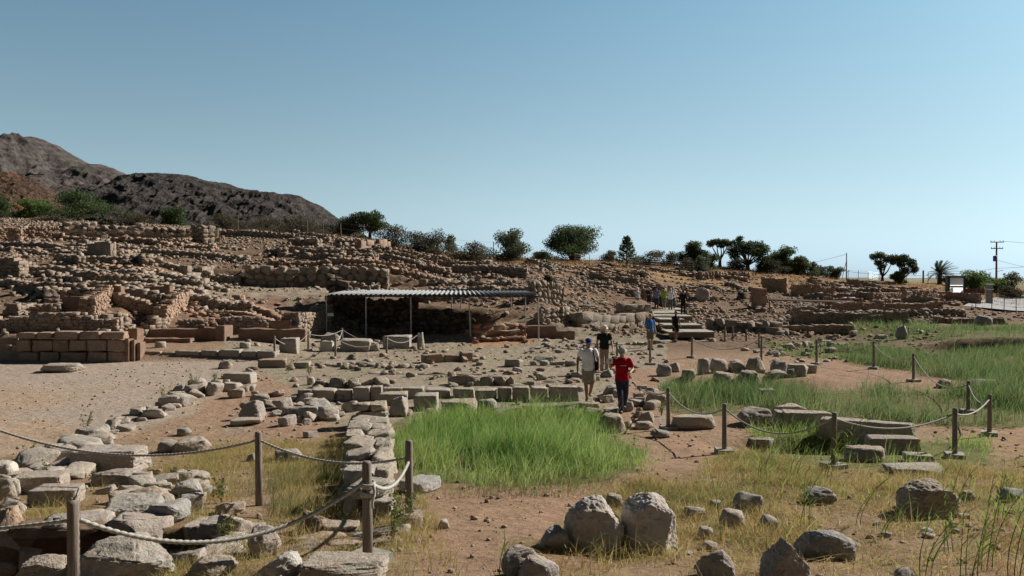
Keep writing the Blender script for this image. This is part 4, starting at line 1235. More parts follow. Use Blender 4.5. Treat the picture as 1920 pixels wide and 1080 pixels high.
zone(40, [(560, 800), (520, 770), (600, 790), (640, 770), (500, 750), (430, 735)], (22, 10), (.25, .6), 'rubble stone in the tumbled patch left of the kerb row', 'tumbled stones left of the kerb row', 62)
zone(26, [(230, 925), (300, 900), (380, 930), (300, 950)], (40, 10), (.12, .4), 'rough stone on the bank between the water pit and the middle post', 'stones on the bank above the water pit', 63)
zone(16, [(40, 905), (150, 875), (130, 900)], (25, 8), (.18, .5), 'pale slab on the left bank below the courtyard edge', 'slabs on the left bank', 64, kinds=('slab',))
zone(24, [(1100, 700), (1130, 760), (1220, 770), (1200, 720)], (26, 16), (.2, .5), 'small rough stone on the path around the two front walkers', 'path stones around the front walkers', 65)
zone(34, [(1420, 655), (1500, 660), (1580, 650), (1640, 655)], (34, 9), (.25, .6), 'low stone in the grassy rubble behind the far right posts', 'grassy rubble stones on the right', 66)
zone(22, [(1300, 1040), (1420, 1000), (1600, 1000), (1850, 1000)], (50, 30), (.06, .16), 'small fist sized stone lying in the foreground straw', 'fist sized stones in the straw', 67, mats=('brown', 'greyst'))
zone(18, [(960, 690), (1100, 690), (1000, 700)], (50, 10), (.2, .5), 'flat stone scattered on the gravel before the shelter', 'flat stones on the gravel', 68, kinds=('slab',))
print('individual stones', sum(1 for o in S.objects if 'stone' in o.name or 'boulder' in o.name))

# ------------------------------------------------------------------ rubble nobody could count
def scatter(name, label, n, dens, size, mat, sub, seed, kind='rubble', xr=(-80, 75), yr=(36, 104), flat=(.45, .8), sinkf=.25):
    r = np.random.default_rng(seed)
    x = r.uniform(*xr, n); y = r.uniform(*yr, n)
    k = np.abs(x / y) < .72
    x, y = x[k], y[k]
    z = H(x, y)
    px, py = proj(x, y, z)
    P = np.stack([x * .28, y * .55, 0 * x], 1)
    d = dens(x, y, px, py, fbm(P, 3), fbm(P * 3 + 5, 2))
    k = r.random(len(x)) < d
    x, y, z = x[k], y[k], z[k]
    P = Pile(kind, sub, 12)
    for a, b, c in zip(x, y, z):
        w = size[0] * (size[1] / size[0]) ** (R.random() ** 1.8)
        h = w * R.uniform(*flat)
        P.items.append(((a, b, c + h * (.5 - sinkf)), (w, w * R.uniform(.6, 1), h), R.uniform(0, 6.28), R.gauss(0, .25), R.gauss(0, .25)))
    print(name, len(x))
    o = P.build(name, mat)
    return tag(o, label, 'rubble', None, 'stuff')

def d_hill(x, y, px, py, n, m):
    yst = np.interp(px, [-100, 0, 230, 330, 450, 560, 640, 880, 1000, 1150, 1300, 1480, 1700, 1900], [37, 37, 37.5, 42, 46.5, 47, 51, 51, 49, 47, 52, 50, 58, 62])
    d = sstep(0, 1, y - yst) * (.42 + 1.0 * n + .6 * m)
    terr = inpoly(px, py, [(300, 535), (450, 545), (480, 530), (730, 545), (620, 552), (560, 560), (350, 556)])
    d = np.where(terr, d * .12, d)
    d = np.where(inpoly(px, py, [(895, 570), (1010, 570), (1010, 600), (895, 598)]), .12, d)
    kiln = inpoly(px, py, [(350, 555), (540, 560), (540, 610), (350, 610)])
    d = np.where(kiln, .1, d)
    d = np.where((px > 900) & (y > 84), d * .45, d)
    d = np.where((px > 1760) | (y > 104), d * .15, d)
    return np.clip(d, 0, 1)
scatter('hillside_rubble', 'loose limestone rubble strewn over the whole excavated hillside', 190000, d_hill, (.07, .46), 'rubble', 2, 71, flat=(.3, .65))
def d_mid(x, y, px, py, n, m):
    d = np.where((px > 430) & (px < 1250) & (y > 18.5) & (y < 44), .20 + .35 * n + .3 * m, 0)
    d = np.where((px > 1420) & (px < 1760) & (y > 33) & (y < 58), .35 + .5 * n, d)
    d = np.where((px > 1290) & (px < 1500) & (y > 44) & (y < 56), .7, d)
    d = np.where((px > 1030) & (px < 1290) & (y > 46) & (y < 60), .35, d)
    return np.clip(d * (1 - court(x, y)), 0, 1)
scatter('terrace_rubble', 'small stones strewn over the gravel terrace before the shelter', 22000, d_mid, (.06, .40), 'rubble', 2, 72, xr=(-16, 32), yr=(18, 60), flat=(.3, .6))
def d_peb(x, y, px, py, n, m):
    c = court(x, y)
    d = c * (.10 + .22 * np.clip(n, 0, 1)) + (1 - c) * (.25 + .3 * m) * (y < 20)
    g = np.zeros(len(x), bool)
    for p in GREEN: g |= inpoly(px, py, p)
    return np.clip(np.where(g, d * .2, d), 0, 1)
scatter('pebbles', 'small pebbles and clods lying on the bare soil', 26000, d_peb, (.02, .10), 'rubble', 2, 73, xr=(-16, 12), yr=(5.5, 33), flat=(.4, .8))
# ------------------------------------------------------------------ rope barrier
POSTS = {}
def post(key, px, top, base, label, group='rope barrier posts', rad=None, block=True, y=None, lean=0.0):
    g = hit(px, base) if y is None else Vector((X(px, y), y, hz(X(px, y), y)))
    zt = at(px, top, g.y).z
    h = zt - g.z
    rad = rad or .047
    root = empty('rope_post', g, R.uniform(0, 6.28), label, 'rope post', group)
    b = MB()
    r = rad
    b.loft([((0, 0, -.15), r * 1.06, r * 1.06, (0, 0, 1)), ((lean * .5, 0, h * .5), r * 1.0, r, (0, 0, 1)), ((lean, 0, h - .02), r * .94, r * .94, (0, 0, 1)), ((lean, 0, h), r * .82, r * .8, (0, 0, 1))], 14)
    b.build('shaft', M['wood'], root, True)
    if block:
        b = MB(); b.box((0, 0, .005), (.36, .34, .16), .3, .93)
        b.build('footing', M['concrete'], root)
    POSTS[key] = (Vector((g.x, g.y, g.z)), h)
    return root

PL = [
 ('near', 134, 940, None, 'nearest wooden rope post standing before the water pit', 6.2),
 ('p2', 690, 866, 1056, 'wooden rope post with rope wrapped twice round its top', None),
 ('p3', 767, 826, 978, 'wooden rope post between the dry stone wall and the red path', None),
 ('mid', 486, 810, 948, 'wooden rope post in the dry grass under the long upper rope', None),
 ('off1', -130, 735, None, 'wooden rope post beyond the left picture edge', 11.0),
 ('c1', 33, 627, 656, 'rope post on the pale wall end at the left edge of the courtyard', None),
 ('e1', 515, 630, 668, 'leftmost rope post of the enclosure before the shelter', None),
 ('e2', 578, 622, 658, 'rope post with a square footing left of the white enclosure block', None),
 ('e3', 629, 630, 672, 'front left rope post of the enclosure before the shelter', None),
 ('e4', 642, 615, 650, 'rear rope post of the enclosure in front of the dark shelter', None),
 ('e5', 725, 630, 666, 'front middle rope post of the enclosure before the shelter', None),
 ('e6', 784, 624, 656, 'rope post beside the upright pitted corner stone', None),
 ('w1', 1157, 641, 672, 'rope post just behind the walker in red', None),
 ('w2', 1219, 638, 684, 'rope post in front of the blue shirted visitor', None),
 ('w3', 1297, 632, 671, 'rope post in front of the walkway steps', None),
 ('r1', 1253, 727, 806, 'first right hand rope post beside the path stones', None),
 ('r2', 1358, 757, 850, 'right hand rope post on a stone block casting its shadow on the path', None),
 ('r3', 1563, 773, 878, 'rope post in front of the long tilted slab', None),
 ('r4', 1790, 765, 858, 'thick rope post on a square footing right of the long slab', None),
 ('r5', 1855, 739, 816, 'rope post farthest to the right', None),
 ('r6', 1815, 714, 774, 'rope post at the bend of the rope behind the farthest right post', None),
 ('r7', 1713, 663, 716, 'rope post at the edge of the bright grass on the right', None),
 ('r8', 1638, 640, 692, 'rope post on a flat footing left of the bright grass', None),
 ('r9', 1531, 637, 684, 'rope post right of the stone ring', None),
 ('r10', 1427, 630, 676, 'rope post behind the largest boulder of the stone ring', None),
 ('r11', 1423, 624, 652, 'thin rope post close behind the post at the stone ring', None),
 ('r12', 1399, 617, 640, 'thin rope post right of the walkway steps with a slack rope', None),
 ('r13', 1374, 612, 639, 'middle thin rope post right of the walkway steps', None),
 ('r14', 1359, 612, 640, 'thin rope post nearest the walkway steps', None),
]
for k, px, top, base, lb, y in PL:
    post(k, px, top, base, lb, y=y, block=k not in ('r10', 'r11', 'r12', 'r13', 'r14', 'mid', 'off1', 'e5', 'e1'), lean=R.uniform(-.02, .02))

def rope(a, b, sag, label, fa=.88, fb=.88, rad=.013, n=28, off=(0, 0, 0), twist=True):
    def end(k, f):
        if isinstance(k, str):
            g, h = POSTS[k]; return Vector((g.x, g.y, g.z + h * f))
        return Vector(k)
    A, B = end(a, fa), end(b, fb)
    o = Vector(off)
    dirn = (B - A); dirn.z = 0; dirn.normalize()
    A = A + dirn * .045 + o; B = B - dirn * .045 + o
    pts = []
    for i in range(n + 1):
        t = i / n
        p = A.lerp(B, t); p.z -= sag * 4 * t * (1 - t)
        pts.append(p)
    ln = sum((pts[i + 1] - pts[i]).length for i in range(n))
    m = max(n, int(ln / .012)) if twist else n
    if twist:
        fine = []
        for i in range(m + 1):
            t = i / m; p = A.lerp(B, t); p.z -= sag * 4 * t * (1 - t); fine.append(p)
        pts = fine
    k = 12 if twist else 6
    V, Fc = [], []
    for i, p in enumerate(pts):
        ax = (pts[min(i + 1, len(pts) - 1)] - pts[max(i - 1, 0)]).normalized()
        u = ax.cross(Vector((0, 0, 1))).normalized(); w = u.cross(ax)
        s = i / max(1, len(pts) - 1) * ln
        for j in range(k):
            th = 2 * PI * j / k
            r = rad * (1 + .24 * math.cos(3 * (th - s * 38))) if twist else rad
            V.append(p + u * (r * math.cos(th)) + w * (r * math.sin(th)))
    for i in range(len(pts) - 1):
        for j in range(k):
            c, d = i * k + j, i * k + (j + 1) % k
            Fc.append((c, d, d + k, c + k))
    me = npmesh('rope', np.array([v[:] for v in V]), np.array(Fc), [M['rope']], True)
    return tag(link('rope', me), label, 'rope', 'ropes of the barrier')

rope('near', 'p2', .34, 'long near rope sagging over the water pit and green weeds', .80, .80, .017)
rope('off1', 'mid', .42, 'long upper rope sagging over the brown block to the middle post', .9, .88, .015)
rope('mid', 'p3', .16, 'rope from the middle post to the post beside the red path', .88, .78, .015)
rope('p3', 'p2', .17, 'short pale loop of rope hanging between the two posts by the dry stone wall', .74, .80, .017)
rope('near', (-5.6, 6.3, 1.52), .03, 'rope running from the nearest post out of the left picture edge', .80, .8, .014)
# wrap round the second near post
g, h = POSTS['p2']
b = MB()
for z0, a0 in ((.79, 0), (.765, 1), (.69, 2), (.665, 3)):
    b.tube([(.06 * math.cos(t * .35 + a0), .06 * math.sin(t * .35 + a0), z0 * h + .012 * math.sin(t * .35)) for t in range(19)], .014, 8)
b.tube([(.055, -.03, .79 * h), (.07, -.04, .72 * h), (.05, -.05, .60 * h), (.055, -.045, .55 * h)], .013, 8)
tag(b.build('rope_knot', M['rope'], None, True, g), 'rope knotted in two turns round the top of the near post', 'rope')
rope('c1', (X(-60, 33.6), 33.6, .95), .10, 'rope at the left edge of the courtyard wall end', .9, .9, .014, twist=False)
for a, c, s, lb in (('e1', 'e2', .38, 'rope between the leftmost enclosure posts before the brown pier'), ('e2', 'e4', .16, 'rear rope left of the white enclosure block'), ('e3', 'e5', .38, 'front rope sagging before the long enclosure block'), ('e4', 'e6', .55, 'rear rope sagging deep before the dark shelter'), ('e5', 'e6', .28, 'rope from the front middle enclosure post to the corner stone'), ('e3', 'e4', .2, 'short rope between the paired enclosure posts'),
                    ('w1', 'w2', .22, 'rope behind the walkers below the blue shirted visitor'), ('r1', 'r2', .26, 'first right hand rope over the path grass'), ('r2', 'r3', .36, 'rope hanging in front of the long tilted slab'), ('r3', 'r4', .22, 'straight pale rope over the green grass to the thick post'), ('r4', 'r5', .14, 'short bright rope between the thick post and the farthest right post'), ('r5', 'r6', .25, 'rope loop at the bend on the far right'), ('r6', 'r7', .45, 'long slack rope at the edge of the bright grass'), ('r7', 'r8', .3, 'rope sagging across the left end of the bright grass'), ('r8', 'r9', .3, 'rope over the grassy rubble right of the stone ring'), ('r12', 'r11', .3, 'slack rope right of the walkway'), ('w3', 'r10', .45, 'rope across the path in front of the walkway steps')):
    rope(a, c, s, lb, rad=.016, twist=False)
rope('r1', 'w1', .75, 'pale rope running back from the first right hand post behind the walker in red', .9, .8, .016, twist=False)

# ------------------------------------------------------------------ shelter
def shelter():
    y0, y1 = 44.0, 50.2
    x0, x1 = X(610, y0), X(1013, y0)
    zf, zr = at(800, 552, y0).z, at(800, 543.5, y1).z
    root = empty('shelter', (x0, y0, hz(x0, y0)), 0, 'open shelter with a corrugated metal roof on thin pipe posts over dark ruins', 'shelter')
    off = -Vector(root.location)
    # roof: corrugated sheet with thickness
    n = 560
    xs = np.linspace(x0, x1, n)
    wv = .04 * np.sin(xs * 2 * PI / .27)
    V, Fq = [], []
    for j, (y, z, sh) in enumerate(((y0, zf, 0), (y1, zr, 0))):
        xx = xs if j == 0 else x0 + .15 + (xs - x0) * .93
        for dz in (0, -.012):
            zz_ = z if j == 0 else zr + (zf + .06 - zr) * (xs - x0) / (x1 - x0)
            V.append(np.stack([xx + off.x, np.full(n, y + off.y), zz_ + wv + dz + off.z], 1))
    V = np.concatenate(V)
    i = np.arange(n - 1)
    def q(a, b): return np.stack([a * n + i, a * n + i + 1, b * n + i + 1, b * n + i], 1)
    me = npmesh('roof', V, [q(0, 2), q(3, 1), q(1, 0), q(2, 3)], [M['zinc']], True)
    link('roof', me, root)
    b = MB()
    for f in (0, .5, 1):
        y = y0 + .12 + (y1 - y0 - .24) * f; z = zf - .11
        b.box(((x0 + x1) / 2 + off.x, y + off.y, z + off.z), (x1 - x0 - .1 - .6 * f, .05, .07))
    b.build('purlin', M['darkmetal'], root)
    for px, y, lean in ((612, 44.15, 0), (686, 44.15, 0), (770, 44.15, .02), (879, 44.15, .10), (985, 45.6, 0), (1009, 44.15, .03), (847, 50, 0), (864, 49.9, 0), (958, 50, 0), (700, 50, 0)):
        f = (y - y0) / (y1 - y0)
        zt = zf + (zr - zf) * f - .08
        x = X(px, y); zb = hz(x, y) - .1
        b = MB(); b.tube([(x + off.x + lean, y + off.y, zb + off.z), (x + off.x, y + off.y, zt + off.z)], .035, 10)
        b.build('post', M['metal'], root)
    # slanting rear brace
    b = MB(); xx = X(880, 44.3)
    b.tube([(xx + off.x, 44.3 + off.y, zf - .1 + off.z), (xx + .1 + off.x, 49.8 + off.y, zr - .1 + off.z)], .025, 8)
    b.build('brace', M['metal'], root)
    b = MB(); xs_ = X(619, 44.0)
    b.box((xs_ + off.x, 44.05 + off.y, at(619, 590, 44).z + off.z), (.34, .02, .17))
    s = tag(b.build('sign_board', M['sign'], root), 'small white information board on the left corner post')
    b = MB(); b.box((X(697, 49) + off.x, 48 + off.y, zr + .16 + off.z), (.2, .2, .3), 0, .5)
    tag(b.build('roof_weight', M['concrete'], root), 'pale pointed stone weighing down the roof')
shelter()

# ------------------------------------------------------------------ walkway of planks
def walkway():
    root = empty('walkway', (X(1290, 47), 47, hz(X(1290, 47), 47)), 0, 'stepped plank walkway climbing to the group of visitors', 'walkway')
    o = -Vector(root.location)
    for y0, y1, pa, pb, z in ((45.6, 47.9, 1254, 1342, .36), (48.5, 50.6, 1246, 1318, .58), (51.2, 53.4, 1238, 1285, .78), (54.0, 57, 1228, 1300, .84), (57.5, 62, 1210, 1285, .90), (62.2, 66, 1205, 1290, .93)):
        b = MB()
        x0, x1 = X(pa, y0), X(pb, y0)
        n = max(3, int((x1 - x0) / .85))
        for i in range(n):
            w = (x1 - x0) / n
            b.box((x0 + w * (i + .5) + o.x, (y0 + y1) / 2 + o.y, z + R.gauss(0, .004) + o.z), (w - .03, y1 - y0, .07))
        b.build('deck', M['woodgrey'], root)
        b = MB()
        b.box(((x0 + x1) / 2 + o.x, y0 + .1 + o.y, z - .17 + o.z), (x1 - x0 - .1, .08, .26))
        b.build('riser', M['wood'], root)
walkway()

# long timber beam on the right ruins
def beam():
    a, c = at(1437, 561, 66), at(1600, 566, 70)
    root = empty('timber_beam', (a.x, a.y, hz(a.x, a.y)), 0, 'long dark timber beam carried on posts over the right hand ruins', 'beam')
    o = -Vector(root.location)
    b = MB(); b.tube([a + o, a.lerp(c, .5) + o + Vector((0, 0, -.04)), c + o], .11, 6); b.build('beam', M['wood'], root)
    for px, t in ((1443, .04), (1532, .6), (1592, .97)):
        p = a.lerp(c, t)
        b = MB(); b.tube([(p.x + o.x, p.y + .12 + o.y, hz(p.x, p.y) - 1 + o.z), (p.x + o.x, p.y + .12 + o.y, p.z + o.z)], .06, 8); b.build('post', M['wood'], root)
beam()

# cabin at the right
def cabin():
    y = 90.0
    x0, x1 = X(1780, y), X(1808, y)
    zb = at(1790, 556, y).z; zt = at(1790, 519, y).z
    root = empty('cabin', ((x0 + x1) / 2, y, zb), math.radians(-18), 'small cabin with two white panels and a dark flat roof beside the palm', 'cabin')
    w, h = (x1 - x0) * 1.05, zt - zb
    b = MB()
    for sx in (-1, 1):
        for yy in (0, 1.5): b.box((sx * (w * .5 - .1), .03 + yy, h / 2 - .3), (.2, .14, h + .6))
    b.box((-(w * .5 - .02), .78, h / 2 - .3), (.05, 1.36, h + .6))
    for zq in (.0, .5, 1.0): b.box((0, .03, zq * (h - .1) + .05), (w - .42, .10, .11))
    b.build('frame', M['darkmetal'], root)
    t = NT('frosted_panel'); t.done((.8, .8, .78), .5, .3)
    tr = t.node('BsdfTranslucent'); tr.inputs[0].default_value = (.85, .86, .85, 1)
    mx = t.node('MixShader'); mx.inputs[0].default_value = .85
    t.l.new(t.b.outputs[0], mx.inputs[1]); t.l.new(tr.outputs[0], mx.inputs[2]); t.l.new(mx.outputs[0], t.n['Material Output'].inputs[0])
    for z0, z1 in ((.07, .46), (.54, .95)):
        b = MB(); b.add([(-w * .5 + .2, .03, z0 * h), (w * .5 - .2, .03, z0 * h), (w * .5 - .2, .03, z1 * h), (-w * .5 + .2, .03, z1 * h)], [(0, 1, 2, 3)])
        b.build('panel', t.m, root)
    b = MB(); b.box((w * .5 + .1, .4, .22 * h), (.25, .6, .45 * h)); b.build('side_box', M['sign'], root)
    b = MB(); b.box((.1, .45, h + .06), (w * 1.75, 1.3, .12)); b.build('roof', M['wood'], root)
    b = MB(); b.box((-.3, .2, -.12), (w * 2.4, 2.6, .16)); b.build('plinth', M['concrete'], root)
cabin()
def pillar():
    y = 86
    x = X(1855, y); zb = hz(x, y) - .2; zt = at(1855, 534, y).z
    root = empty('gate_pillar', (x, y, zb), 0, 'pale square gate pillar with a cap at the edge of the car park', 'pillar')
    h = zt - zb
    b = MB(); b.box((0, 0, h / 2), (.5, .5, h)); b.build('shaft', M['concrete'], root)
    b = MB(); b.box((0, 0, h * .80), (.62, .62, .1)); b.box((0, 0, h + .05), (.62, .62, .1)); b.build('cap', M['sign'], root)
    b = MB(); b.box((-1.6, 0, at(1850, 546, y).z - zb), (2.2, .06, .5)); b.build('board', flat_mat('red_brown_board', (.12, .045, .035), .8), root)
pillar()

# utility poles and wires
def pole():
    y = 125.0
    g = Vector((X(1868, y), y, hz(X(1868, y), y)))
    zt = at(1868, 454, y).z
    root = empty('utility_pole', g, 0, 'tall wooden utility pole with two crossarms and a blue transformer', 'utility pole')
    h = zt - g.z
    b = MB(); b.tube([(0, 0, -.5), (0, 0, h)], [.17, .11], 10); b.build('shaft', M['wood'], root, True)
    for py, hw in ((454, 1.05), (466, .95)):
        z = at(1868, py, y).z - g.z
        b = MB(); b.box((0, -.12, z), (hw * 2, .1, .13)); b.build('crossarm', M['wood'], root)
        for k in (-.9, -.45, .45, .9):
            b = MB(); b.tube([(hw * k, -.12, z + .05), (hw * k, -.12, z + .28)], [.05, .03], 6); b.build('insulator', M['concrete'], root)
    z = at(1868, 485, y).z - g.z
    b = MB(); b.loft([((-.28, -.1, z - .42), .30, .26, (0, 0, 1)), ((-.28, -.1, z + .38), .30, .26, (0, 0, 1)), ((-.28, -.1, z + .45), .22, .2, (0, 0, 1))], 14)
    b.build('transformer', flat_mat('blue_transformer', (.07, .07, .30), .5, 3, .1, 0), root, True)
    z = at(1868, 509, y).z - g.z
    b = MB(); b.tube([(0, 0, z - .1), (.5, 0, z + .1), (.85, 0, z + .16)], .03, 6); b.box((.85, 0, z + .15), (.35, .14, .07)); b.build('lamp', M['metal'], root)
    y2 = 122.0
    g2 = Vector((X(1587, y2), y2, hz(X(1587, y2), y2) - .3))
    r2 = empty('telephone_pole', g2, 0, 'thin grey pole with a slanting stay on the ridge behind the right bushes', 'pole')
    h2 = at(1587, 474, y2).z - g2.z
    b = MB(); b.tube([(0, 0, 0), (0, 0, h2)], [.11, .07], 8); b.build('shaft', M['wood'], r2, True)
    b = MB(); b.tube([(-.75, 0, .6), (-.05, 0, h2 * .72)], .045, 6); b.build('stay', M['wood'], r2)
    b = MB(); b.tube([(0, 0, h2 * .36), (.42, 0, h2 * .44)], .025, 6); b.box((.5, 0, h2 * .44), (.28, .1, .06)); b.build('lamp', M['metal'], r2)
    def wire(A, B, sag, lb):
        A, B = Vector(A), Vector(B)
        pts = []
        for i in range(25):
            t = i / 24; p = A.lerp(B, t); p.z -= sag * 4 * t * (1 - t); pts.append(p)
        b = MB(); b.tube(pts, .022, 5)
        tag(b.build('wire', M['darkmetal']), lb, 'wire', 'overhead wires')
    wire(g + Vector((.9, -.1, h + .15)), (X(2500, 140), 140, at(2500, 470, 140).z), .8, 'top overhead wire leaving the tall utility pole to the right')
    wire(g + Vector((.1, -.1, at(1868, 488, y).z - g.z)), (X(2100, 118), 118, at(2100, 530, 118).z), .4, 'overhead wire dropping from the transformer to the right edge')
    wire(g2 + Vector((0, 0, h2 * .42)), (g.x, g.y, at(1868, 503, y).z), .9, 'long overhead wire crossing behind the palm')
    wire((g.x, g.y, at(1868, 503, y).z), (X(2100, 128), 128, at(2100, 478, 128).z), .4, 'overhead wire rising right from the utility pole')
    wire(g2 + Vector((0, 0, h2 * .96)), (X(1440, 150), 150, at(1440, 500, 150).z), .5, 'overhead wire from the thin grey pole down to the left')
    y3 = 118.0
    g3 = Vector((X(1731, y3), y3, hz(X(1731, y3), y3) - .4))
    r3 = empty('telephone_pole', g3, 0, 'short dark post left of the palm', 'pole')
    b = MB(); b.tube([(0, 0, 0), (0, 0, at(1731, 507, y3).z - g3.z)], [.13, .12], 8); b.build('shaft', M['wood'], r3)
pole()

# ridge fence and light fences
def fence(lab, pts, hpost, rad, mat, wires=3, name='wire_fence', mesh=False):
    P = []
    for p in pts:
        P.append(Vector((X(p[0], p[1]), p[1], 0)))
    for p in P: p.z = hz(p.x, p.y)
    root = empty(name, P[0], 0, lab, 'fence')
    o = -P[0]
    for p in P:
        b = MB(); b.tube([p + o + Vector((0, 0, -.2)), p + o + Vector((R.gauss(0, .03), 0, hpost * R.uniform(.9, 1.05)))], rad, 7)
        b.build('post', M[mat], root)
    b = MB()
    for k in range(wires):
        f = .35 + .6 * k / max(1, wires - 1)
        for i in range(len(P) - 1):
            b.tube([P[i] + o + Vector((0, 0, hpost * f)), P[i + 1] + o + Vector((0, 0, hpost * f))], .009, 4)
    b.build('wire', M['metal'], root)
fence('wire fence with dark posts along the left ridge among the shrubs', [(447, 96), (526, 94), (577, 94), (607, 93), (640, 92), (682, 91), (713, 90), (744, 89), (776, 90), (810, 91), (850, 92), (891, 93), (925, 94)], 2.1, .05, 'wood')
fence('thin wire fence in the orange dry grass on the middle ridge', [(1078, 93), (1105, 94), (1135, 95), (1162, 95), (1191, 96), (1220, 96), (1248, 97), (1275, 97), (1300, 97)], 1.35, .035, 'wood', 4)
fence('pale mesh fence with light posts on the right skyline', [(1590, 116), (1609, 116), (1628, 116), (1650, 117), (1700, 118), (1740, 119)], 1.6, .04, 'metal', 6)
fence('roadside wire fence in front of the car park at the right', [(1830, 76), (1860, 75), (1883, 74), (1906, 73.5), (1930, 73), (1970, 72)], 2.0, .035, 'wood', 5)
M['sprout'] = leaf_mat('bright_reed_leaves', [(.13, .22, .03), (.18, .28, .05), (.26, .32, .09)], .5, .6, .8)
# ------------------------------------------------------------------ people
SK = flat_mat('skin', (.42, .235, .165), .6, 8, .06, 0, .3)
SKT = flat_mat('tanned_skin', (.27, .135, .085), .6, 8, .06, 0, .3)
_cl = {}
def cloth(name, col):
    if name not in _cl: _cl[name] = flat_mat(name, col, .9, 11, .16, .9, .1)
    return _cl[name]
REMESH = []
def remesh(b, name, mat, parent, vox, sm=4):
    o = b.build(name, mat, parent, True)
    m = o.modifiers.new('r', 'REMESH'); m.mode = 'VOXEL'; m.voxel_size = vox; m.use_smooth_shade = True
    s = o.modifiers.new('s', 'SMOOTH'); s.factor = .5; s.iterations = sm
    REMESH.append(o)
    return o

def hand(b, wr, dirn, thumb, k=1.0, curl=.5):
    """palm, four unequal bent fingers and a thumb leaving the side of the palm"""
    d = Vector(dirn).normalized(); t = Vector(thumb); t = (t - d * t.dot(d)).normalized()
    nrm = d.cross(t)
    wr = Vector(wr)
    b.capsule(wr, wr + d * .03 * k, .026 * k, .03 * k)
    for j in range(4):
        q = wr + d * .085 * k + t * (.030 - .020 * j) * k
        b.capsule(wr + d * .015 * k + t * (.018 - .012 * j) * k, q, .016 * k, .0125 * k, 8)
        L = (.036, .041, .038, .030)[j] * k
        c = curl * (1 + .12 * j)
        q1 = q + (d * math.cos(c) + nrm * math.sin(c)) * L
        q2 = q1 + (d * math.cos(2 * c) + nrm * math.sin(2 * c)) * L * .8
        b.capsule(q, q1, .0105 * k, .0095 * k, 8); b.capsule(q1, q2, .0095 * k, .008 * k, 8)
    th0 = wr + d * .028 * k + t * .026 * k
    th1 = th0 + (d * .6 + t * .8) * .036 * k
    th2 = th1 + (d * .92 + t * .2 + nrm * .3) * .03 * k
    b.capsule(th0, th1, .014 * k, .0115 * k, 8); b.capsule(th1, th2, .0115 * k, .009 * k, 8)

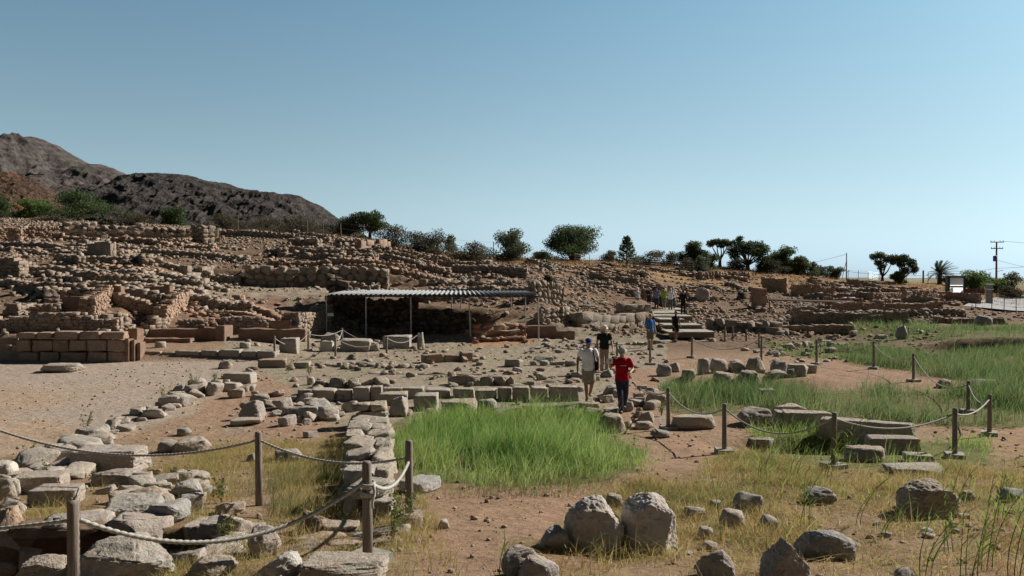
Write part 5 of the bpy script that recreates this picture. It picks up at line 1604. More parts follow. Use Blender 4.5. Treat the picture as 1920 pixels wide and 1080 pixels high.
def person(label, pos, yaw, Ht, legs, arms, shirt, lower, shorts=True, hat=None, hair=None, shoes=(.10, .09, .08), skin=None, near=True, headp=.1, sleeve=.5, bag=False, skirt=False, extra=None, headyaw=0, longsleeve=False, female=False):
    """faces -Y locally; legs/arms: ((knee),(ankle)) and ((elbow),(wrist)) for the -X side then the +X side, for a 1.75 m body"""
    s = Ht / 1.75
    skin = skin or SK
    root = empty('person', pos, yaw, label, 'person', 'visitors on the site')
    root.scale = (s, s, s)
    vb = .0085 if near else .014
    vc = .012 if near else .016
    b = MB()
    shw = .165 if female else .185
    up = (0, 0, 1)
    b.loft([((0, 0, .82), .15, .10, up), ((0, 0, .93), .17, .115, up), ((0, .005, 1.06), .135, .10, up), ((0, .01, 1.22), .155, .11, up), ((0, .015, 1.36), .165, .105, up), ((0, .02, 1.43), .11, .08, up), ((0, .02, 1.47), .06, .06, up)], 18)
    hc = Vector((0, -.01 - .06 * headp, 1.635 - .02 * headp))
    b.capsule((0, .02, 1.42), hc + Vector((0, .02, -.06)), .062, .056)
    rot = Matrix.Rotation(headyaw, 3, 'Z') @ Matrix.Rotation(headp, 3, 'X')
    def hp(x, y, z): return hc + rot @ Vector((x, y, z))
    b.ell(hc, (.076, .095, .115), rot, 18)
    b.ell(hp(0, -.045, -.065), (.052, .052, .055), rot, 12)
    b.ell(hp(0, -.02, .03), (.077, .09, .08), rot, 14)
    b.capsule(hp(0, -.09, .015), hp(0, -.112, -.022), .010, .014, 8)       # nose
    b.ell(hp(0, -.091, -.058), (.024, .012, .008), rot, 8)                 # lips
    for sx in (-1, 1):
        b.ell(hp(sx * .078, .01, -.005), (.012, .022, .034), rot, 8)       # ears
        b.ell(hp(sx * .034, -.080, .024), (.024, .014, .008), rot, 8)      # brows
    for sx, (kn, an) in zip((-1, 1), legs):
        hip = Vector((sx * .088, 0, .90)); kn = Vector(kn); an = Vector(an)
        b.capsule(hip, kn, .088, .056); b.capsule(kn, an, .056, .038)
        mid = kn.lerp(an, .33) + Vector((0, .018, 0)); b.ell(mid, (.05, .052, .11), None, 10)
        b.ell(an + Vector((0, -.06, -.045)), (.042, .125, .036), None, 12)
        b.capsule(an, an + Vector((0, .01, -.04)), .04, .04)
    for sx, (el, wr) in zip((-1, 1), arms):
        sh = Vector((sx * shw, .015, 1.395)); el = Vector(el); wr = Vector(wr)
        b.ell(sh, (.06, .06, .06), None, 10)
        b.capsule(sh, el, .052, .041); b.capsule(el, wr, .041, .027)
        d = (wr - el).normalized()
        hand(b, wr + d * .01, d, (-sx * .25, -1, .15), 1.0, .55)
    remesh(b, 'body', skin, root, vb)
    for sx in (-1, 1):
        e = MB(); e.ell(hp(sx * .033, -.083, .008), (.013, .009, .008), rot, 8); e.build('eye', cloth('eye_dark', (.03, .025, .02)), root, True)
    # shirt
    b = MB()
    b.loft([((0, 0, .86), .185, .135, up), ((0, 0, .95), .187, .137, up), ((0, .005, 1.08), .165, .125, up), ((0, .01, 1.24), .178, .130, up), ((0, .015, 1.37), .185, .122, up), ((0, .02, 1.44), .13, .092, up), ((0, .02, 1.475), .078, .075, up)], 20)
    for sx, (el, wr) in zip((-1, 1), arms):
        sh = Vector((sx * shw, .015, 1.395)); el = Vector(el); wr = Vector(wr)
        b.ell(sh, (.074, .074, .07), None, 12)
        e2 = sh.lerp(el, sleeve * 1.2)
        b.tube([sh, sh.lerp(e2, .5), e2], [.072, .072, .07], 14)
        if longsleeve: b.capsule(sh, el, .068, .056); b.tube([el, wr], [.056, .042], 12)
    remesh(b, 'shirt', cloth(*shirt), root, vc, 3)
    # lower garment
    b = MB()
    b.loft([((0, 0, .80), .165, .118, up), ((0, 0, .93), .18, .126, up), ((0, 0, 1.0), .165, .12, up)], 18)
    for sx, (kn, an) in zip((-1, 1), legs):
        hip = Vector((sx * .088, 0, .90)); kn = Vector(kn); an = Vector(an)
        if skirt: continue
        if shorts: b.tube([hip, hip.lerp(kn, .5), hip.lerp(kn, .93)], [.104, .102, .10], 14)
        else:
            b.tube([hip, hip.lerp(kn, .5), kn], [.104, .09, .077], 14)
            b.capsule(kn, kn.lerp(an, .05), .077, .075)
            b.tube([kn, kn.lerp(an, .5), an + Vector((0, 0, -.01))], [.077, .068, .066], 14)
    if skirt:
        b.loft([((0, 0, .58), .215, .165, up), ((0, 0, .85), .185, .135, up)], 20)
    remesh(b, 'skirt' if skirt else 'shorts' if shorts else 'trousers', cloth(*lower), root, vc, 3)
    for sx, (kn, an) in zip((-1, 1), legs):
        b = MB(); an = Vector(an)
        b.ell(an + Vector((0, -.062, -.048)), (.05, .138, .036), None, 12)
        b.tube([an + Vector((0, .0, -.055)), an + Vector((0, 0, .005))], [.055, .05], 10)
        remesh(b, 'shoe', cloth('shoe_%02d' % int(shoes[0] * 100), shoes), root, .012, 2)
    if hair:
        b = MB(); b.ell(hp(0, .018, .03), (.086, .094, .10), rot, 14)
        remesh(b, 'hair', cloth(*hair), root, .012, 2)
    if hat:
        kind, nm, c = hat
        b = MB()
        ax = rot @ Vector((0, 0, 1))
        if kind == 'cap':
            b.loft([(hp(0, .0, .028), .090, .106, ax), (hp(0, .0, .075), .085, .10, ax), (hp(0, .002, .112), .06, .072, ax), (hp(0, .002, .128), .02, .024, ax)], 18)
            b.ell(hp(0, -.125, .038), (.068, .075, .010), rot, 14)
        else:
            b.loft([(hp(0, 0, .03), .090, .107, ax), (hp(0, 0, .085), .086, .102, ax), (hp(0, 0, .125), .072, .088, ax), (hp(0, 0, .138), .03, .035, ax)], 18)
            b.loft([(hp(0, 0, .022), .155, .175, ax), (hp(0, 0, .034), .105, .12, ax), (hp(0, 0, .045), .09, .107, ax)], 20)
        remesh(b, 'hat', cloth(nm, c), root, .010, 2)
    if bag:
        b = MB()
        b.tube([(.10, -.115, 1.44), (.115, -.14, 1.36), (.15, -.145, 1.2), (.19, -.12, 1.08), (.20, 0, 1.03)], .017, 8)
        b.tube([(.10, .115, 1.44), (.13, .15, 1.3), (.17, .14, 1.15), (.2, .02, 1.05)], .017, 8)
        b.box((.22, .03, .98), (.09, .22, .24), 0, .9)
        b.build('shoulder_bag', cloth('black_bag', (.015, .015, .017)), root)
    return root

def feet(px, py): return hit(px, py)
def legp(lx, ly, lz, rx, ry, rz_, lk=None, rk=None):
    return None
STAND = (((-.095, -.01, .50), (-.10, .01, .085)), ((.095, -.01, .50), (.10, .01, .085)))
HANG = (((-.255, .03, 1.12), (-.27, -.06, .88)), ((.255, .03, 1.12), (.27, -.06, .88)))
WALK = (((-.085, -.14, .52), (-.075, -.02, .12)), ((.085, .02, .49), (.07, .06, .10)))

person('man in a white t-shirt, khaki shorts and blue cap with a black shoulder bag', feet(1103, 757) + Vector((0, 0, .06)), .05, 1.80,
       (((-.075, -.05, .50), (-.05, -.10, .09)), ((.09, -.13, .54), (.06, .06, .22))), (((-.29, .05, 1.14), (-.30, -.02, .90)), ((.28, .03, 1.13), (.27, -.13, .92))),
       ('white_cotton', (.80, .80, .82)), ('khaki_cotton', (.30, .26, .20)), True, ('cap', 'blue_cap', (.035, .04, .17)), ('grey_hair', (.20, .18, .16)), (.25, .22, .19), SKT, True, .35, .5, True)
P2 = person('walker in a red t-shirt, dark trousers and grey sun hat raising one hand', feet(1166, 782) + Vector((0, 0, .10)), -.05, 1.72,
       (((-.06, -.17, .53), (-.03, -.10, .10)), ((.10, .0, .52), (.07, .12, .20))), (((-.31, -.06, 1.22), (-.345, -.25, 1.34)), ((.29, .04, 1.16), (.20, -.19, 1.10))),
       ('red_cotton', (.36, .008, .02)), ('dark_blue_trousers', (.045, .042, .07)), False, ('brim', 'grey_hat', (.36, .35, .29)), ('light_hair', (.30, .23, .15)), (.07, .06, .06), SK, True, .5, .62)
b = MB(); b.box((-.345, -.34, 1.40), (.16, .012, .11), .2); b.box((-.335, -.333, 1.42), (.13, .010, .09), -.3)
g = P2.location
o = tag(b.build('leaflet', M['sign'], None, False, g), 'white folded leaflet held up by the walker in red', 'leaflet'); o.rotation_euler = P2.rotation_euler; o.scale = P2.scale
# chest print and pouch on the red shirt
b = MB(); b.box((.02, -.146, 1.27), (.15, .012, .018)); b.build('shirt_print', cloth('pale_print', (.5, .42, .45)), P2)
person('man in a black t-shirt and beige trousers behind the two front walkers', feet(1133, 699), .08, 1.76,
       (((-.10, -.10, .51), (-.09, .03, .09)), ((.095, .0, .50), (.10, .04, .10))), (((-.27, .02, 1.13), (-.27, -.09, .89)), ((.28, .03, 1.13), (.29, -.10, .90))),
       ('black_cotton', (.018, .022, .022)), ('beige_cotton', (.30, .24, .185)), False, ('brim', 'pale_hat', (.62, .58, .47)), ('dark_hair', (.05, .04, .035)), (.09, .07, .06), SK, True, .35, .55)
person('man in a blue t-shirt and olive shorts standing on the path in dark boots', feet(1219, 656), .4, 1.76,
       STAND, (((-.26, .04, 1.13), (-.22, -.14, 1.0)), ((.26, .03, 1.12), (.26, -.08, .88))),
       ('blue_cotton', (.055, .16, .42)), ('olive_shorts', (.16, .15, .095)), True, None, ('grey_hair2', (.25, .22, .20)), (.03, .028, .028), SK, True, .1, .55)
person('woman in a black top and skirt walking down from the plank steps', feet(1267, 641), .3, 1.66,
       (((-.08, -.13, .53), (-.06, -.06, .10)), ((.09, -.02, .50), (.08, .09, .11))), (((-.25, .02, 1.13), (-.24, -.12, .93)), ((.25, .03, 1.12), (.25, -.08, .90))),
       ('black_top', (.022, .018, .02)), ('black_skirt', (.018, .018, .02)), True, None, ('brown_hair', (.07, .04, .03)), (.20, .18, .17), SKT, True, .1, .3, female=True, skirt=True)
GR = [
 ('visitor in a dark top and shorts at the left of the group on the steps', 1217, 64.0, .3, 1.72, ('dark_maroon', (.05, .03, .04)), ('dark_shorts', (.05, .045, .05)), True, ('cap', 'pale_cap', (.45, .43, .42))),
 ('visitor in a grey blue shirt with hands raised in the group on the steps', 1231, 63.0, 2.8, 1.78, ('grey_blue_shirt', (.16, .20, .30)), ('dark_trousers', (.04, .045, .06)), False, None),
 ('visitor in a lime green top among the group on the steps', 1245, 63.6, 2.6, 1.70, ('lime_top', (.22, .36, .05)), ('grey_green_shorts', (.16, .17, .13)), True, None),
 ('visitor in a white shirt and pale hat seen from behind on the steps', 1257, 61.5, 2.9, 1.68, ('white_shirt', (.72, .75, .80)), ('grey_trousers', (.10, .10, .11)), False, ('brim', 'straw_hat', (.60, .55, .42))),
 ('visitor in a white vest half hidden at the right rear of the group', 1262, 64.5, 2.4, 1.70, ('white_shirt', (.72, .75, .80)), ('dark_trousers', (.04, .045, .06)), False, ('brim', 'straw_hat', (.60, .55, .42))),
]
for lb, px, y, yaw, hh, sh, lw, so, ht in GR:
    z = .97 if y < 66 else hz(X(px, y), y)
    person(lb, (X(px, y), y, .965), yaw, hh, STAND if so or yaw > 1 else WALK, (((-.26, .03, 1.14), (-.20, -.16, 1.14)), ((.26, .03, 1.13), (.22, -.12, 1.0))), sh, lw, so, ht, ('dark_hair', (.05, .04, .035)), (.10, .09, .08), SK, False, .1)
person('person dressed in black standing apart at the right of the group on the steps', (X(1281, 56), 56, .875), 2.7, 1.74, STAND, HANG, ('black_top', (.022, .018, .02)), ('black_trousers', (.02, .02, .022)), False, None, ('brown_hair', (.07, .04, .03)), (.30, .28, .26), SKT, False, .15, longsleeve=True)
y = 66.0
person('visitor in white with a white hat standing behind the squared terrace wall', (X(1195, y), y, at(1195, 577, y).z), .2, 1.66, STAND, (((-.25, .03, 1.14), (-.12, -.17, 1.08)), ((.25, .03, 1.13), (.12, -.17, 1.05))), ('white_shirt', (.72, .75, .80)), ('beige_cotton', (.30, .24, .185)), True, ('brim', 'white_hat', (.75, .74, .70)), None, (.10, .09, .08), SK, False, .2)

dg = bpy.context.evaluated_depsgraph_get()
for o in REMESH:
    me = bpy.data.meshes.new_from_object(o.evaluated_get(dg))
    me.name = o.name
    o.modifiers.clear()
    o.data = me

# ------------------------------------------------------------------ trees and shrubs
def leaf_cloud(C, Rd, n, size, seed, droop=0):
    """n small leaf quads spread through ellipsoids C (k,3) with radii Rd (k,3)"""
    r = np.random.default_rng(seed)
    k = len(C)
    w = (Rd[:, 0] * Rd[:, 1] * Rd[:, 2]) ** .66; w = w / w.sum()
    idx = r.choice(k, n, p=w)
    d = r.normal(size=(n, 3)); d /= np.linalg.norm(d, axis=1)[:, None]
    rad = r.random(n) ** .42
    p = C[idx] + d * rad[:, None] * Rd[idx]
    p += .35 * size * r.normal(size=(n, 3))
    a = r.normal(size=(n, 3)); a[:, 2] *= .7; a /= np.linalg.norm(a, axis=1)[:, None]
    q = np.cross(a, r.normal(size=(n, 3))); q /= np.linalg.norm(q, axis=1)[:, None]
    L = size * r.uniform(.6, 1.5, n)[:, None]; Wd = L * .36
    V = np.stack([p - a * L * .5, p + q * Wd, p + a * L * .5, p - q * Wd], 1).reshape(-1, 3)
    Fq = np.arange(n * 4).reshape(n, 4)
    return V, Fq

def tree(name, label, px, pyb, pyt, wpx, y, mat='leafdark', blobs=None, trunk=.35, n=None, seed=0, group=None, cat='tree', lean=0, stems=1, leaf=.17, nb=11, bot=None):
    if y is None: y = hit(px, pyb).y
    elif y > 90 and name not in ('x',):
        yy = np.arange(88, 111, .5); xx = X(px, yy); pp = proj(xx, yy, H(xx, yy))[1]
        y = float(yy[np.argmin(np.abs(pp - pyb) + .12 * np.abs(yy - y))])
    x = X(px, y); zb = hz(x, y) - .15
    zt = at(px, pyt, y).z
    zc = max(zb, at(px, pyb, y).z - .2) if bot is None else at(px, bot, y).z
    wd = wpx / F * y
    r = random.Random(seed * 7 + 3)
    root = empty(name, (x, y, zb), 0, label, cat, group)
    h = zt - zb
    ch0 = max(zc - zb, 0) if trunk == 0 else max(zc - zb, 0) + (zt - max(zc, zb)) * trunk      # crown bottom
    ch = h - ch0
    if blobs is None:
        blobs = []
        for i in range(nb):
            a = r.uniform(0, 2 * PI); q = math.sqrt(r.random()) * .36
            fz = .06 + .78 * ((i + r.random()) / nb)
            s = r.uniform(.19, .28) * (1.12 - .4 * fz)
            blobs.append((q * math.cos(a) * (1.15 - .5 * fz), q * math.sin(a), fz, s * 1.15, r.uniform(.16, .24)))
    C = np.array([(bx * wd + lean * (ch0 + fz * ch) , by * wd, ch0 + fz * ch) for bx, by, fz, s, sz in blobs])
    Rd = np.array([(s * wd, s * wd, sz * ch) for bx, by, fz, s, sz in blobs])
    n = n or int(2600 + 60 * wpx)
    V, Fq = leaf_cloud(C, Rd, n, leaf, seed)
    # stray sprays around the outline
    C2 = C + np.random.default_rng(seed).normal(size=C.shape) * Rd * .5
    V2, F2 = leaf_cloud(C2, Rd * np.array([.75, .75, .85]), n // 5, leaf * 1.1, seed + 900)
    link('crown', npmesh('crown', np.concatenate([V, V2]), np.concatenate([Fq, F2 + len(V)]), [M[mat]]), root)
    b = MB()
    base_r = max(.05, min(.28, .028 * h + .03 * wd))
    for sidx in range(stems):
        a0 = 2 * PI * sidx / stems + .4
        o = Vector((math.cos(a0) * .12 * (stems > 1), math.sin(a0) * .1 * (stems > 1), -.2))
        fork = Vector((math.cos(a0) * wd * .10 * (stems > 1) + lean * ch0 * .6, 0, max(ch0 * .7, h * .16)))
        b.tube([o, o.lerp(fork, .5) + Vector((r.gauss(0, .06), r.gauss(0, .06), 0)), fork], [base_r * 1.25, base_r, base_r * .8], 8)
        for i in range(len(C)):
            if i % stems != sidx: continue
            e = Vector(C[i])
            m = fork.lerp(e, .5) + Vector((r.gauss(0, .1), r.gauss(0, .1), -.06 * h * r.random()))
            b.tube([fork, m, e], [base_r * .55, base_r * .36, base_r * .14], 6)
    b.build('trunk', M['bark'], root, True)
    return root

RG = 'trees along the ridge'
tree('evergreen_tree', 'dark evergreen tree cut by the left picture edge', -2, 415, 357, 54, 112, seed=1, trunk=.1)
tree('evergreen_tree', 'bright green low tree second from the left edge on the skyline', 62, 412, 372, 66, 116, 'leafgreen', seed=2, trunk=.1)
tree('evergreen_tree', 'broad dark evergreen tree above the left skyline wall', 150, 412, 355, 112, 112, seed=3, trunk=.1, n=9000, nb=16)
tree('evergreen_tree', 'compact dark bush tree behind the tall broken pier', 322, 424, 387, 58, 106, 'leafdark', seed=4, trunk=.05)
tree('olive_tree', 'rounded olive green bush tree at the foot of the far hill', 655, 442, 401, 74, 100, 'leafolive', seed=5, trunk=.08)
tree('pine_tree', 'dark flat topped pine behind the rounded olive bush', 694, 442, 394, 60, 104, 'leafdark', seed=6, trunk=.3)
tree('evergreen_tree', 'rounded dark green tree alone in the middle of the ridge', 957, 488, 430, 74, 97, 'leafolive', seed=7, trunk=.05, nb=14)
tree('umbrella_tree', 'largest wide crowned dark tree with several trunks on the ridge', 1078, 489, 420, 106, 98, 'leafdark', seed=8, trunk=.20, stems=4, n=13000, nb=20)
tree('olive_tree', 'round dark tree left of the twisted olive on the right ridge', 1298, 496, 450, 58, 100, 'leafdark', seed=10, trunk=.1)
tree('olive_tree', 'twisted olive tree with an open flat crown and visible trunk', 1350, 497, 447, 54, 99, 'leafolive', [(-.33, 0, .7, .16, .16), (-.12, .05, .82, .2, .16), (.12, 0, .78, .19, .15), (.3, .05, .72, .17, .17), (.0, -.1, .6, .16, .12)], .35, 3000, 11)
tree('umbrella_tree', 'wide dark spreading tree right of the twisted olive', 1402, 500, 443, 82, 98, 'leafdark', [(-.34, 0, .45, .17, .2), (-.2, .1, .75, .17, .2), (.02, 0, .62, .2, .22), (.2, .1, .6, .2, .24), (.36, 0, .5, .16, .22), (.1, -.1, .42, .2, .18), (-.1, -.1, .45, .2, .18), (-.18, 0, .93, .09, .09), (-.3, 0, .25, .13, .16), (.3, .1, .28, .15, .18)], .16, 7500, 12)
tree('evergreen_tree', 'dark sloping bush tree right of the wide spreading tree', 1466, 506, 461, 58, 99, 'leafdark', seed=13, trunk=.1)
tree('evergreen_tree', 'lower grey green bush tree at the right end of the ridge thicket', 1500, 512, 479, 42, 98, 'leafolive', seed=14, trunk=.05)
tree('windswept_tree', 'windswept olive tree left of a twin on the right skyline', 1654, 526, 472, 50, 112, 'leafolive', [(-.34, 0, .78, .15, .15), (-.1, .05, .85, .18, .14), (.18, 0, .72, .2, .17), (-.2, 0, .55, .14, .12), (.35, 0, .6, .14, .14), (0, .1, .35, .15, .15)], .18, 3200, 15, lean=.04)
tree('windswept_tree', 'windswept olive tree with a drooping right side left of the palm', 1692, 526, 475, 54, 113, 'leafdark', [(-.25, 0, .75, .2, .17), (0, .05, .8, .22, .17), (.25, 0, .6, .2, .2), (.4, 0, .35, .13, .18), (-.1, 0, .55, .16, .14), (.1, .1, .3, .18, .15)], .15, 4000, 16, lean=.06)
tree('green_tree', 'green tree mass behind the white cabin', 1826, 548, 506, 64, 110, 'leafgreen', seed=17, trunk=.05, n=5500, nb=14)
tree('green_tree', 'bright low green bush at the foot of the utility pole', 1868, 548, 520, 50, 108, 'leafgreen', seed=18, trunk=.05)
tree('sparse_tree', 'sparse blue green sapling at the right edge', 1895, 548, 507, 36, 116, 'leafolive', seed=19, trunk=.25, n=1300)
tree('green_tree', 'small green bush under the windswept trees', 1683, 528, 508, 28, 108, 'leafgreen', seed=20, trunk=.05)
tree('green_tree', 'dark green shrub between the palm and the cabin', 1778, 530, 517, 22, 105, 'leafolive', seed=20, trunk=.05)
# conifer
def conifer():
    px, y = 1175, 97.0
    x = X(px, y); zb = hz(x, y) - .1; h = at(px, 442, y).z - zb; wd = 42 / F * y
    root = empty('conifer', (x, y, zb), 0, 'small pointed conifer with upturned branches on the middle ridge', 'tree', None)
    C, Rd = [], []
    b = MB(); b.tube([(0, 0, -.1), (0, 0, h)], [.12, .02], 7)
    r = random.Random(4)
    for i in range(46):
        f = .1 + .86 * (i / 46)
        a = i * 2.4; L = wd * .52 * (1 - f) ** .8 + .1
        tip = Vector((math.cos(a) * L, math.sin(a) * L, f * h + L * .25))
        b.tube([(0, 0, f * h), tip], [.03, .01], 5)
        for t in (.45, .7, .92):
            p = Vector((0, 0, f * h)).lerp(tip, t); C.append(p[:]); Rd.append((.20, .20, .13))
        C.append((tip + Vector((0, 0, .14)))[:]); Rd.append((.09, .09, .22))
    V, Fq = leaf_cloud(np.array(C), np.array(Rd), 5200, .13, 44)
    link('crown', npmesh('crown', V, Fq, [M['leafdark']]), root)
    b.build('trunk', M['bark'], root)
conifer()
# palm
def palm():
    px, y = 1762, 113.0
    x = X(px, y); zb = hz(x, y) - .1; zc = at(px, 513, y).z - zb
    root = empty('palm_tree', (x, y, zb), 0, 'short date palm with fronds blown to the right', 'palm', None)
    b = MB(); b.tube([(0, 0, -.3), (0, 0, zc)], [.35, .30], 10); b.build('trunk', M['bark'], root)
    r = random.Random(9)
    for i in range(44):
        a = i * 2.39996
        el = 1.35 - 1.5 * (i / 44)
        L = r.uniform(1.9, 2.5)
        d = Vector((math.cos(a) * math.cos(el) + .18, math.sin(a) * math.cos(el), math.sin(el))).normalized()
        pts = []
        for k in range(11):
            t = k / 10
            p = Vector((0, 0, zc)) + d * (L * t) + Vector((.55 * t * t, 0, -.75 * t * t * (1 - .5 * max(0, d.z))))
            pts.append(p)
        b = MB(); b.tube(pts, [.03 * (1 - k / 12) for k in range(11)], 4)
        for k in range(2, 11):
            p = pts[k]; ax = (pts[k] - pts[k - 1]).normalized(); sd = ax.cross(Vector((0, 0, 1))).normalized()
            for q in (p, p.lerp(pts[k - 1], .5)):
                for sg in (-1, 1):
                    tip = q + (sd * sg * .32 + ax * .38 + Vector((0, 0, .10))) * (1.1 - .05 * k)
                    w = ax * .06
                    b.add([q - w, q + w, tip], [(0, 1, 2)])
        b.build('frond', M['palm'], root)
palm()
SH = [ # px, foot, top, width, y, mat, label
 (95, 418, 402, 60, 108, 'leafdry', 'brown dry shrub left of the broad evergreen on the skyline'),
 (250, 424, 400, 100, 108, 'leafdry', 'wide brown leafless shrub between the broad evergreen and the compact bush'),
 (205, 424, 408, 40, 106, 'leafgrey', 'low grey shrub behind the left skyline wall'),
 (430, 430, 400, 84, 104, 'leafdry', 'leafless brown shrub right of the tall pier on the skyline'),
 (490, 436, 406, 110, 104, 'leafdry', 'long brown dry thicket below the far hill'),
 (565, 442, 408, 110, 102, 'leafdry', 'brown thicket left of the rounded olive bush'),
 (610, 440, 418, 40, 100, 'leafdry', 'small dry bush touching the rounded olive bush'),
 (738, 464, 420, 84, 98, 'leafgrey', 'grey green shrub sloping down right of the flat topped pine'),
 (780, 478, 430, 86, 97, 'leafgrey', 'grey shrub in the dip of the ridge'),
 (812, 486, 436, 74, 95, 'leafdry', 'greyish rounded shrub left of the green tuft'),
 (846, 470, 439, 34, 99, 'leafolive', 'small dark green pine tuft in the ridge dip'),
 (885, 490, 453, 96, 97, 'leafdry', 'brown hedge left of the lone rounded tree'),
 (1016, 488, 470, 60, 105, 'leafolive', 'low green hedge between the two largest ridge trees'),
 (1145, 490, 470, 40, 100, 'leafdry', 'grey shrub left of the conifer'),
 (1215, 497, 470, 66, 101, 'leafdry', 'pale dry shrub right of the conifer'),
 (1250, 499, 470, 50, 101, 'leafgrey', 'grey leafless shrub farther right of the conifer'),
 (1333, 503, 470, 34, 97, 'leafdark', 'dark bush in front of the twisted olive'),
 (1285, 506, 482, 40, 97, 'leafgrey', 'grey undergrowth below the round dark tree'),
 (1455, 512, 485, 60, 97, 'leafdry', 'dry undergrowth below the ridge thicket'),
 (1535, 516, 496, 44, 102, 'leafgrey', 'grey bush right of the ridge thicket'),
 (1566, 520, 497, 34, 104, 'leafolive', 'green bush at the foot of the thin grey pole'),
 (1318, 508, 478, 40, 99, 'leafolive', 'dark green shrub filling the gap left of the twisted olive'),
 (1380, 506, 484, 44, 99, 'leafgrey', 'low grey shrub under the twisted olive'),
 (1432, 508, 478, 40, 99, 'leafdark', 'dark shrub between the wide spreading tree and the sloping bush'),
 (1486, 512, 486, 50, 98, 'leafdry', 'brown shrub before the lower grey green bush tree'),
 (1520, 516, 490, 34, 100, 'leafolive', 'olive shrub right of the lower grey green bush tree'),
 (1390, 560, 548, 16, None, 'leafgrey', 'small grey bush on the right slope'),
 (1028, 536, 516, 26, None, 'leafgrey', 'grey green cushion bush on the slope above the shelter end'),
 (1195, 525, 508, 40, None, 'leafdry', 'straw coloured tussock high on the middle slope'),
 (1900, 560, 535, 50, None, 'leafdry', 'dry brown bush behind the car park'),
 (390, 520, 505, 20, None, 'leafgreen', 'small green bush at the whitish squared blocks'),
]
for i, (px, pf, pt, w, y, mt, lb) in enumerate(SH):
    tree('shrub', lb, px, pf, pt, w, y, mt, None, .0, 1500 + 30 * w, 100 + i, None, 'shrub', leaf=.13 if mt in ('leafdry', 'leafgrey') else .15, nb=9)

# ------------------------------------------------------------------ grasses
def blades(name, label, P, h, w, lean, mat, cat='grass', wind=(.35, 0), flat=False, kind='stuff', seed=0, levels=4, jit=.35):
    r = np.random.default_rng(seed + 5)
    n = len(P)
    hh = h * np.exp(r.normal(0, jit, n)) if not hasattr(h, '__len__') else np.asarray(h)
    az = r.uniform(0, 2 * PI, n)
    bend = np.abs(r.normal(lean, lean * .5, n))
    dx, dy = np.cos(az) * bend + wind[0] * r.random(n), np.sin(az) * bend + wind[1]
    sa = r.uniform(0, PI, n); sx, sy = np.cos(sa), np.sin(sa)
    V = np.zeros((n, levels * 2, 3))
    for k in range(levels):
        t = k / (levels - 1)
        if flat:
            c = np.stack([P[:, 0] + np.cos(az) * hh * (t - .5), P[:, 1] + np.sin(az) * hh * (t - .5), P[:, 2] + .012 + bend * .25 * hh * 4 * t * (1 - t) + r.random(n) * .002], 1)
            wd = w * (1 - .6 * abs(2 * t - 1))
            s = np.stack([-np.sin(az), np.cos(az), .3 * sx], 1)
        else:
            c = np.stack([P[:, 0] + dx * hh * t ** 2, P[:, 1] + dy * hh * t ** 2, P[:, 2] - .02 + hh * (t - .22 * (dx ** 2 + dy ** 2) ** .5 * t ** 2)], 1)
            wd = w * (1 - t ** 1.6 * .94)
            s = np.stack([sx, sy, 0 * sx], 1)
        V[:, 2 * k] = c - s * wd * .5
        V[:, 2 * k + 1] = c + s * wd * .5
    q = np.array([(2 * k, 2 * k + 1, 2 * k + 3, 2 * k + 2) for k in range(levels - 1)])
    Fq = (q[None] + (np.arange(n) * levels * 2)[:, None, None]).reshape(-1, 4)
    print(name, n)
    return tag(link(name, npmesh(name, V.reshape(-1, 3), Fq, [M[mat]], True)), label, cat, None, kind)

def pts_in(polys, n, xr, yr, seed, thin=None, jitpx=8):
    r = np.random.default_rng(seed)
    x = r.uniform(*xr, n); y = r.uniform(*yr, n)
    z = H(x, y)
    px, py = proj(x, y, z)
    q = fbm(np.stack([x * .7, y * .7, 0 * x], 1), 3)
    jx, jy = px + jitpx * 3 * q + r.normal(0, jitpx, n), py + jitpx * q + r.normal(0, jitpx * .35, n)
    k = np.zeros(n, bool)
    for p in polys: k |= inpoly(jx, jy, p)
    if thin is not None: k &= r.random(n) < thin(x, y, px, py, q)
    return np.stack([x, y, z], 1)[k]

Pm = pts_in([GREEN[0]], 130000, (-2.4, 4.2), (11.5, 20), 1, lambda x, y, px, py, q: np.clip(.62 + 1.6 * q, .12, 1) * (1 - .7 * sstep(865, 905, py)) * (1 - .65 * sstep(1080, 1180, px)) * np.clip(.75 + 1.3 * fbm(np.stack([x * 2.4, y * 2.4, 0 * x], 1), 2), .15, 1), 24)
hh = .40 * np.exp(rng.normal(0, .34, len(Pm))) * (1 + .75 * fbm(Pm * 1.3, 3))
pxm, pym = proj(Pm[:, 0], Pm[:, 1], Pm[:, 2])
hh = hh * (1 - .55 * sstep(1060, 1190, pxm)) * (1 - .6 * sstep(860, 905, pym))
blades('grass', 'tall bright green grass in the sunken court beside the dry stone wall', Pm, hh, .013, .42, 'grass', seed=1)
Pr = pts_in(GREEN[1:3], 290000, (3, 33), (15.5, 40), 2, lambda x, y, px, py, q: np.clip(.62 + 2.2 * q, .08, 1))
blades('marsh_grass', 'green marsh grass filling the hollows behind the right hand ropes', Pr, .40 * np.exp(rng.normal(0, .35, len(Pr))) * (1 + .8 * fbm(Pr * .8, 3)), .016, .4, 'grassfar', seed=2, levels=3)
Pf = pts_in(GREEN[3:5], 80000, (12, 52), (32, 62), 3, lambda x, y, px, py, q: np.clip(.25 + 1.8 * q, .02, 1))
blades('far_grass', 'dark green grass at the foot of the right hand ruins', Pf, .30, .03, .4, 'grassfar', seed=3, levels=3)
Pb = pts_in([GREEN[5]], 40000, (3.5, 11), (11.5, 19), 4, lambda x, y, px, py, q: np.clip(.30 + 1.2 * q, .03, 1))
blades('basin_grass', 'patchy green grass round the long tilted slab', Pb, .26, .010, .45, 'grass', seed=4)
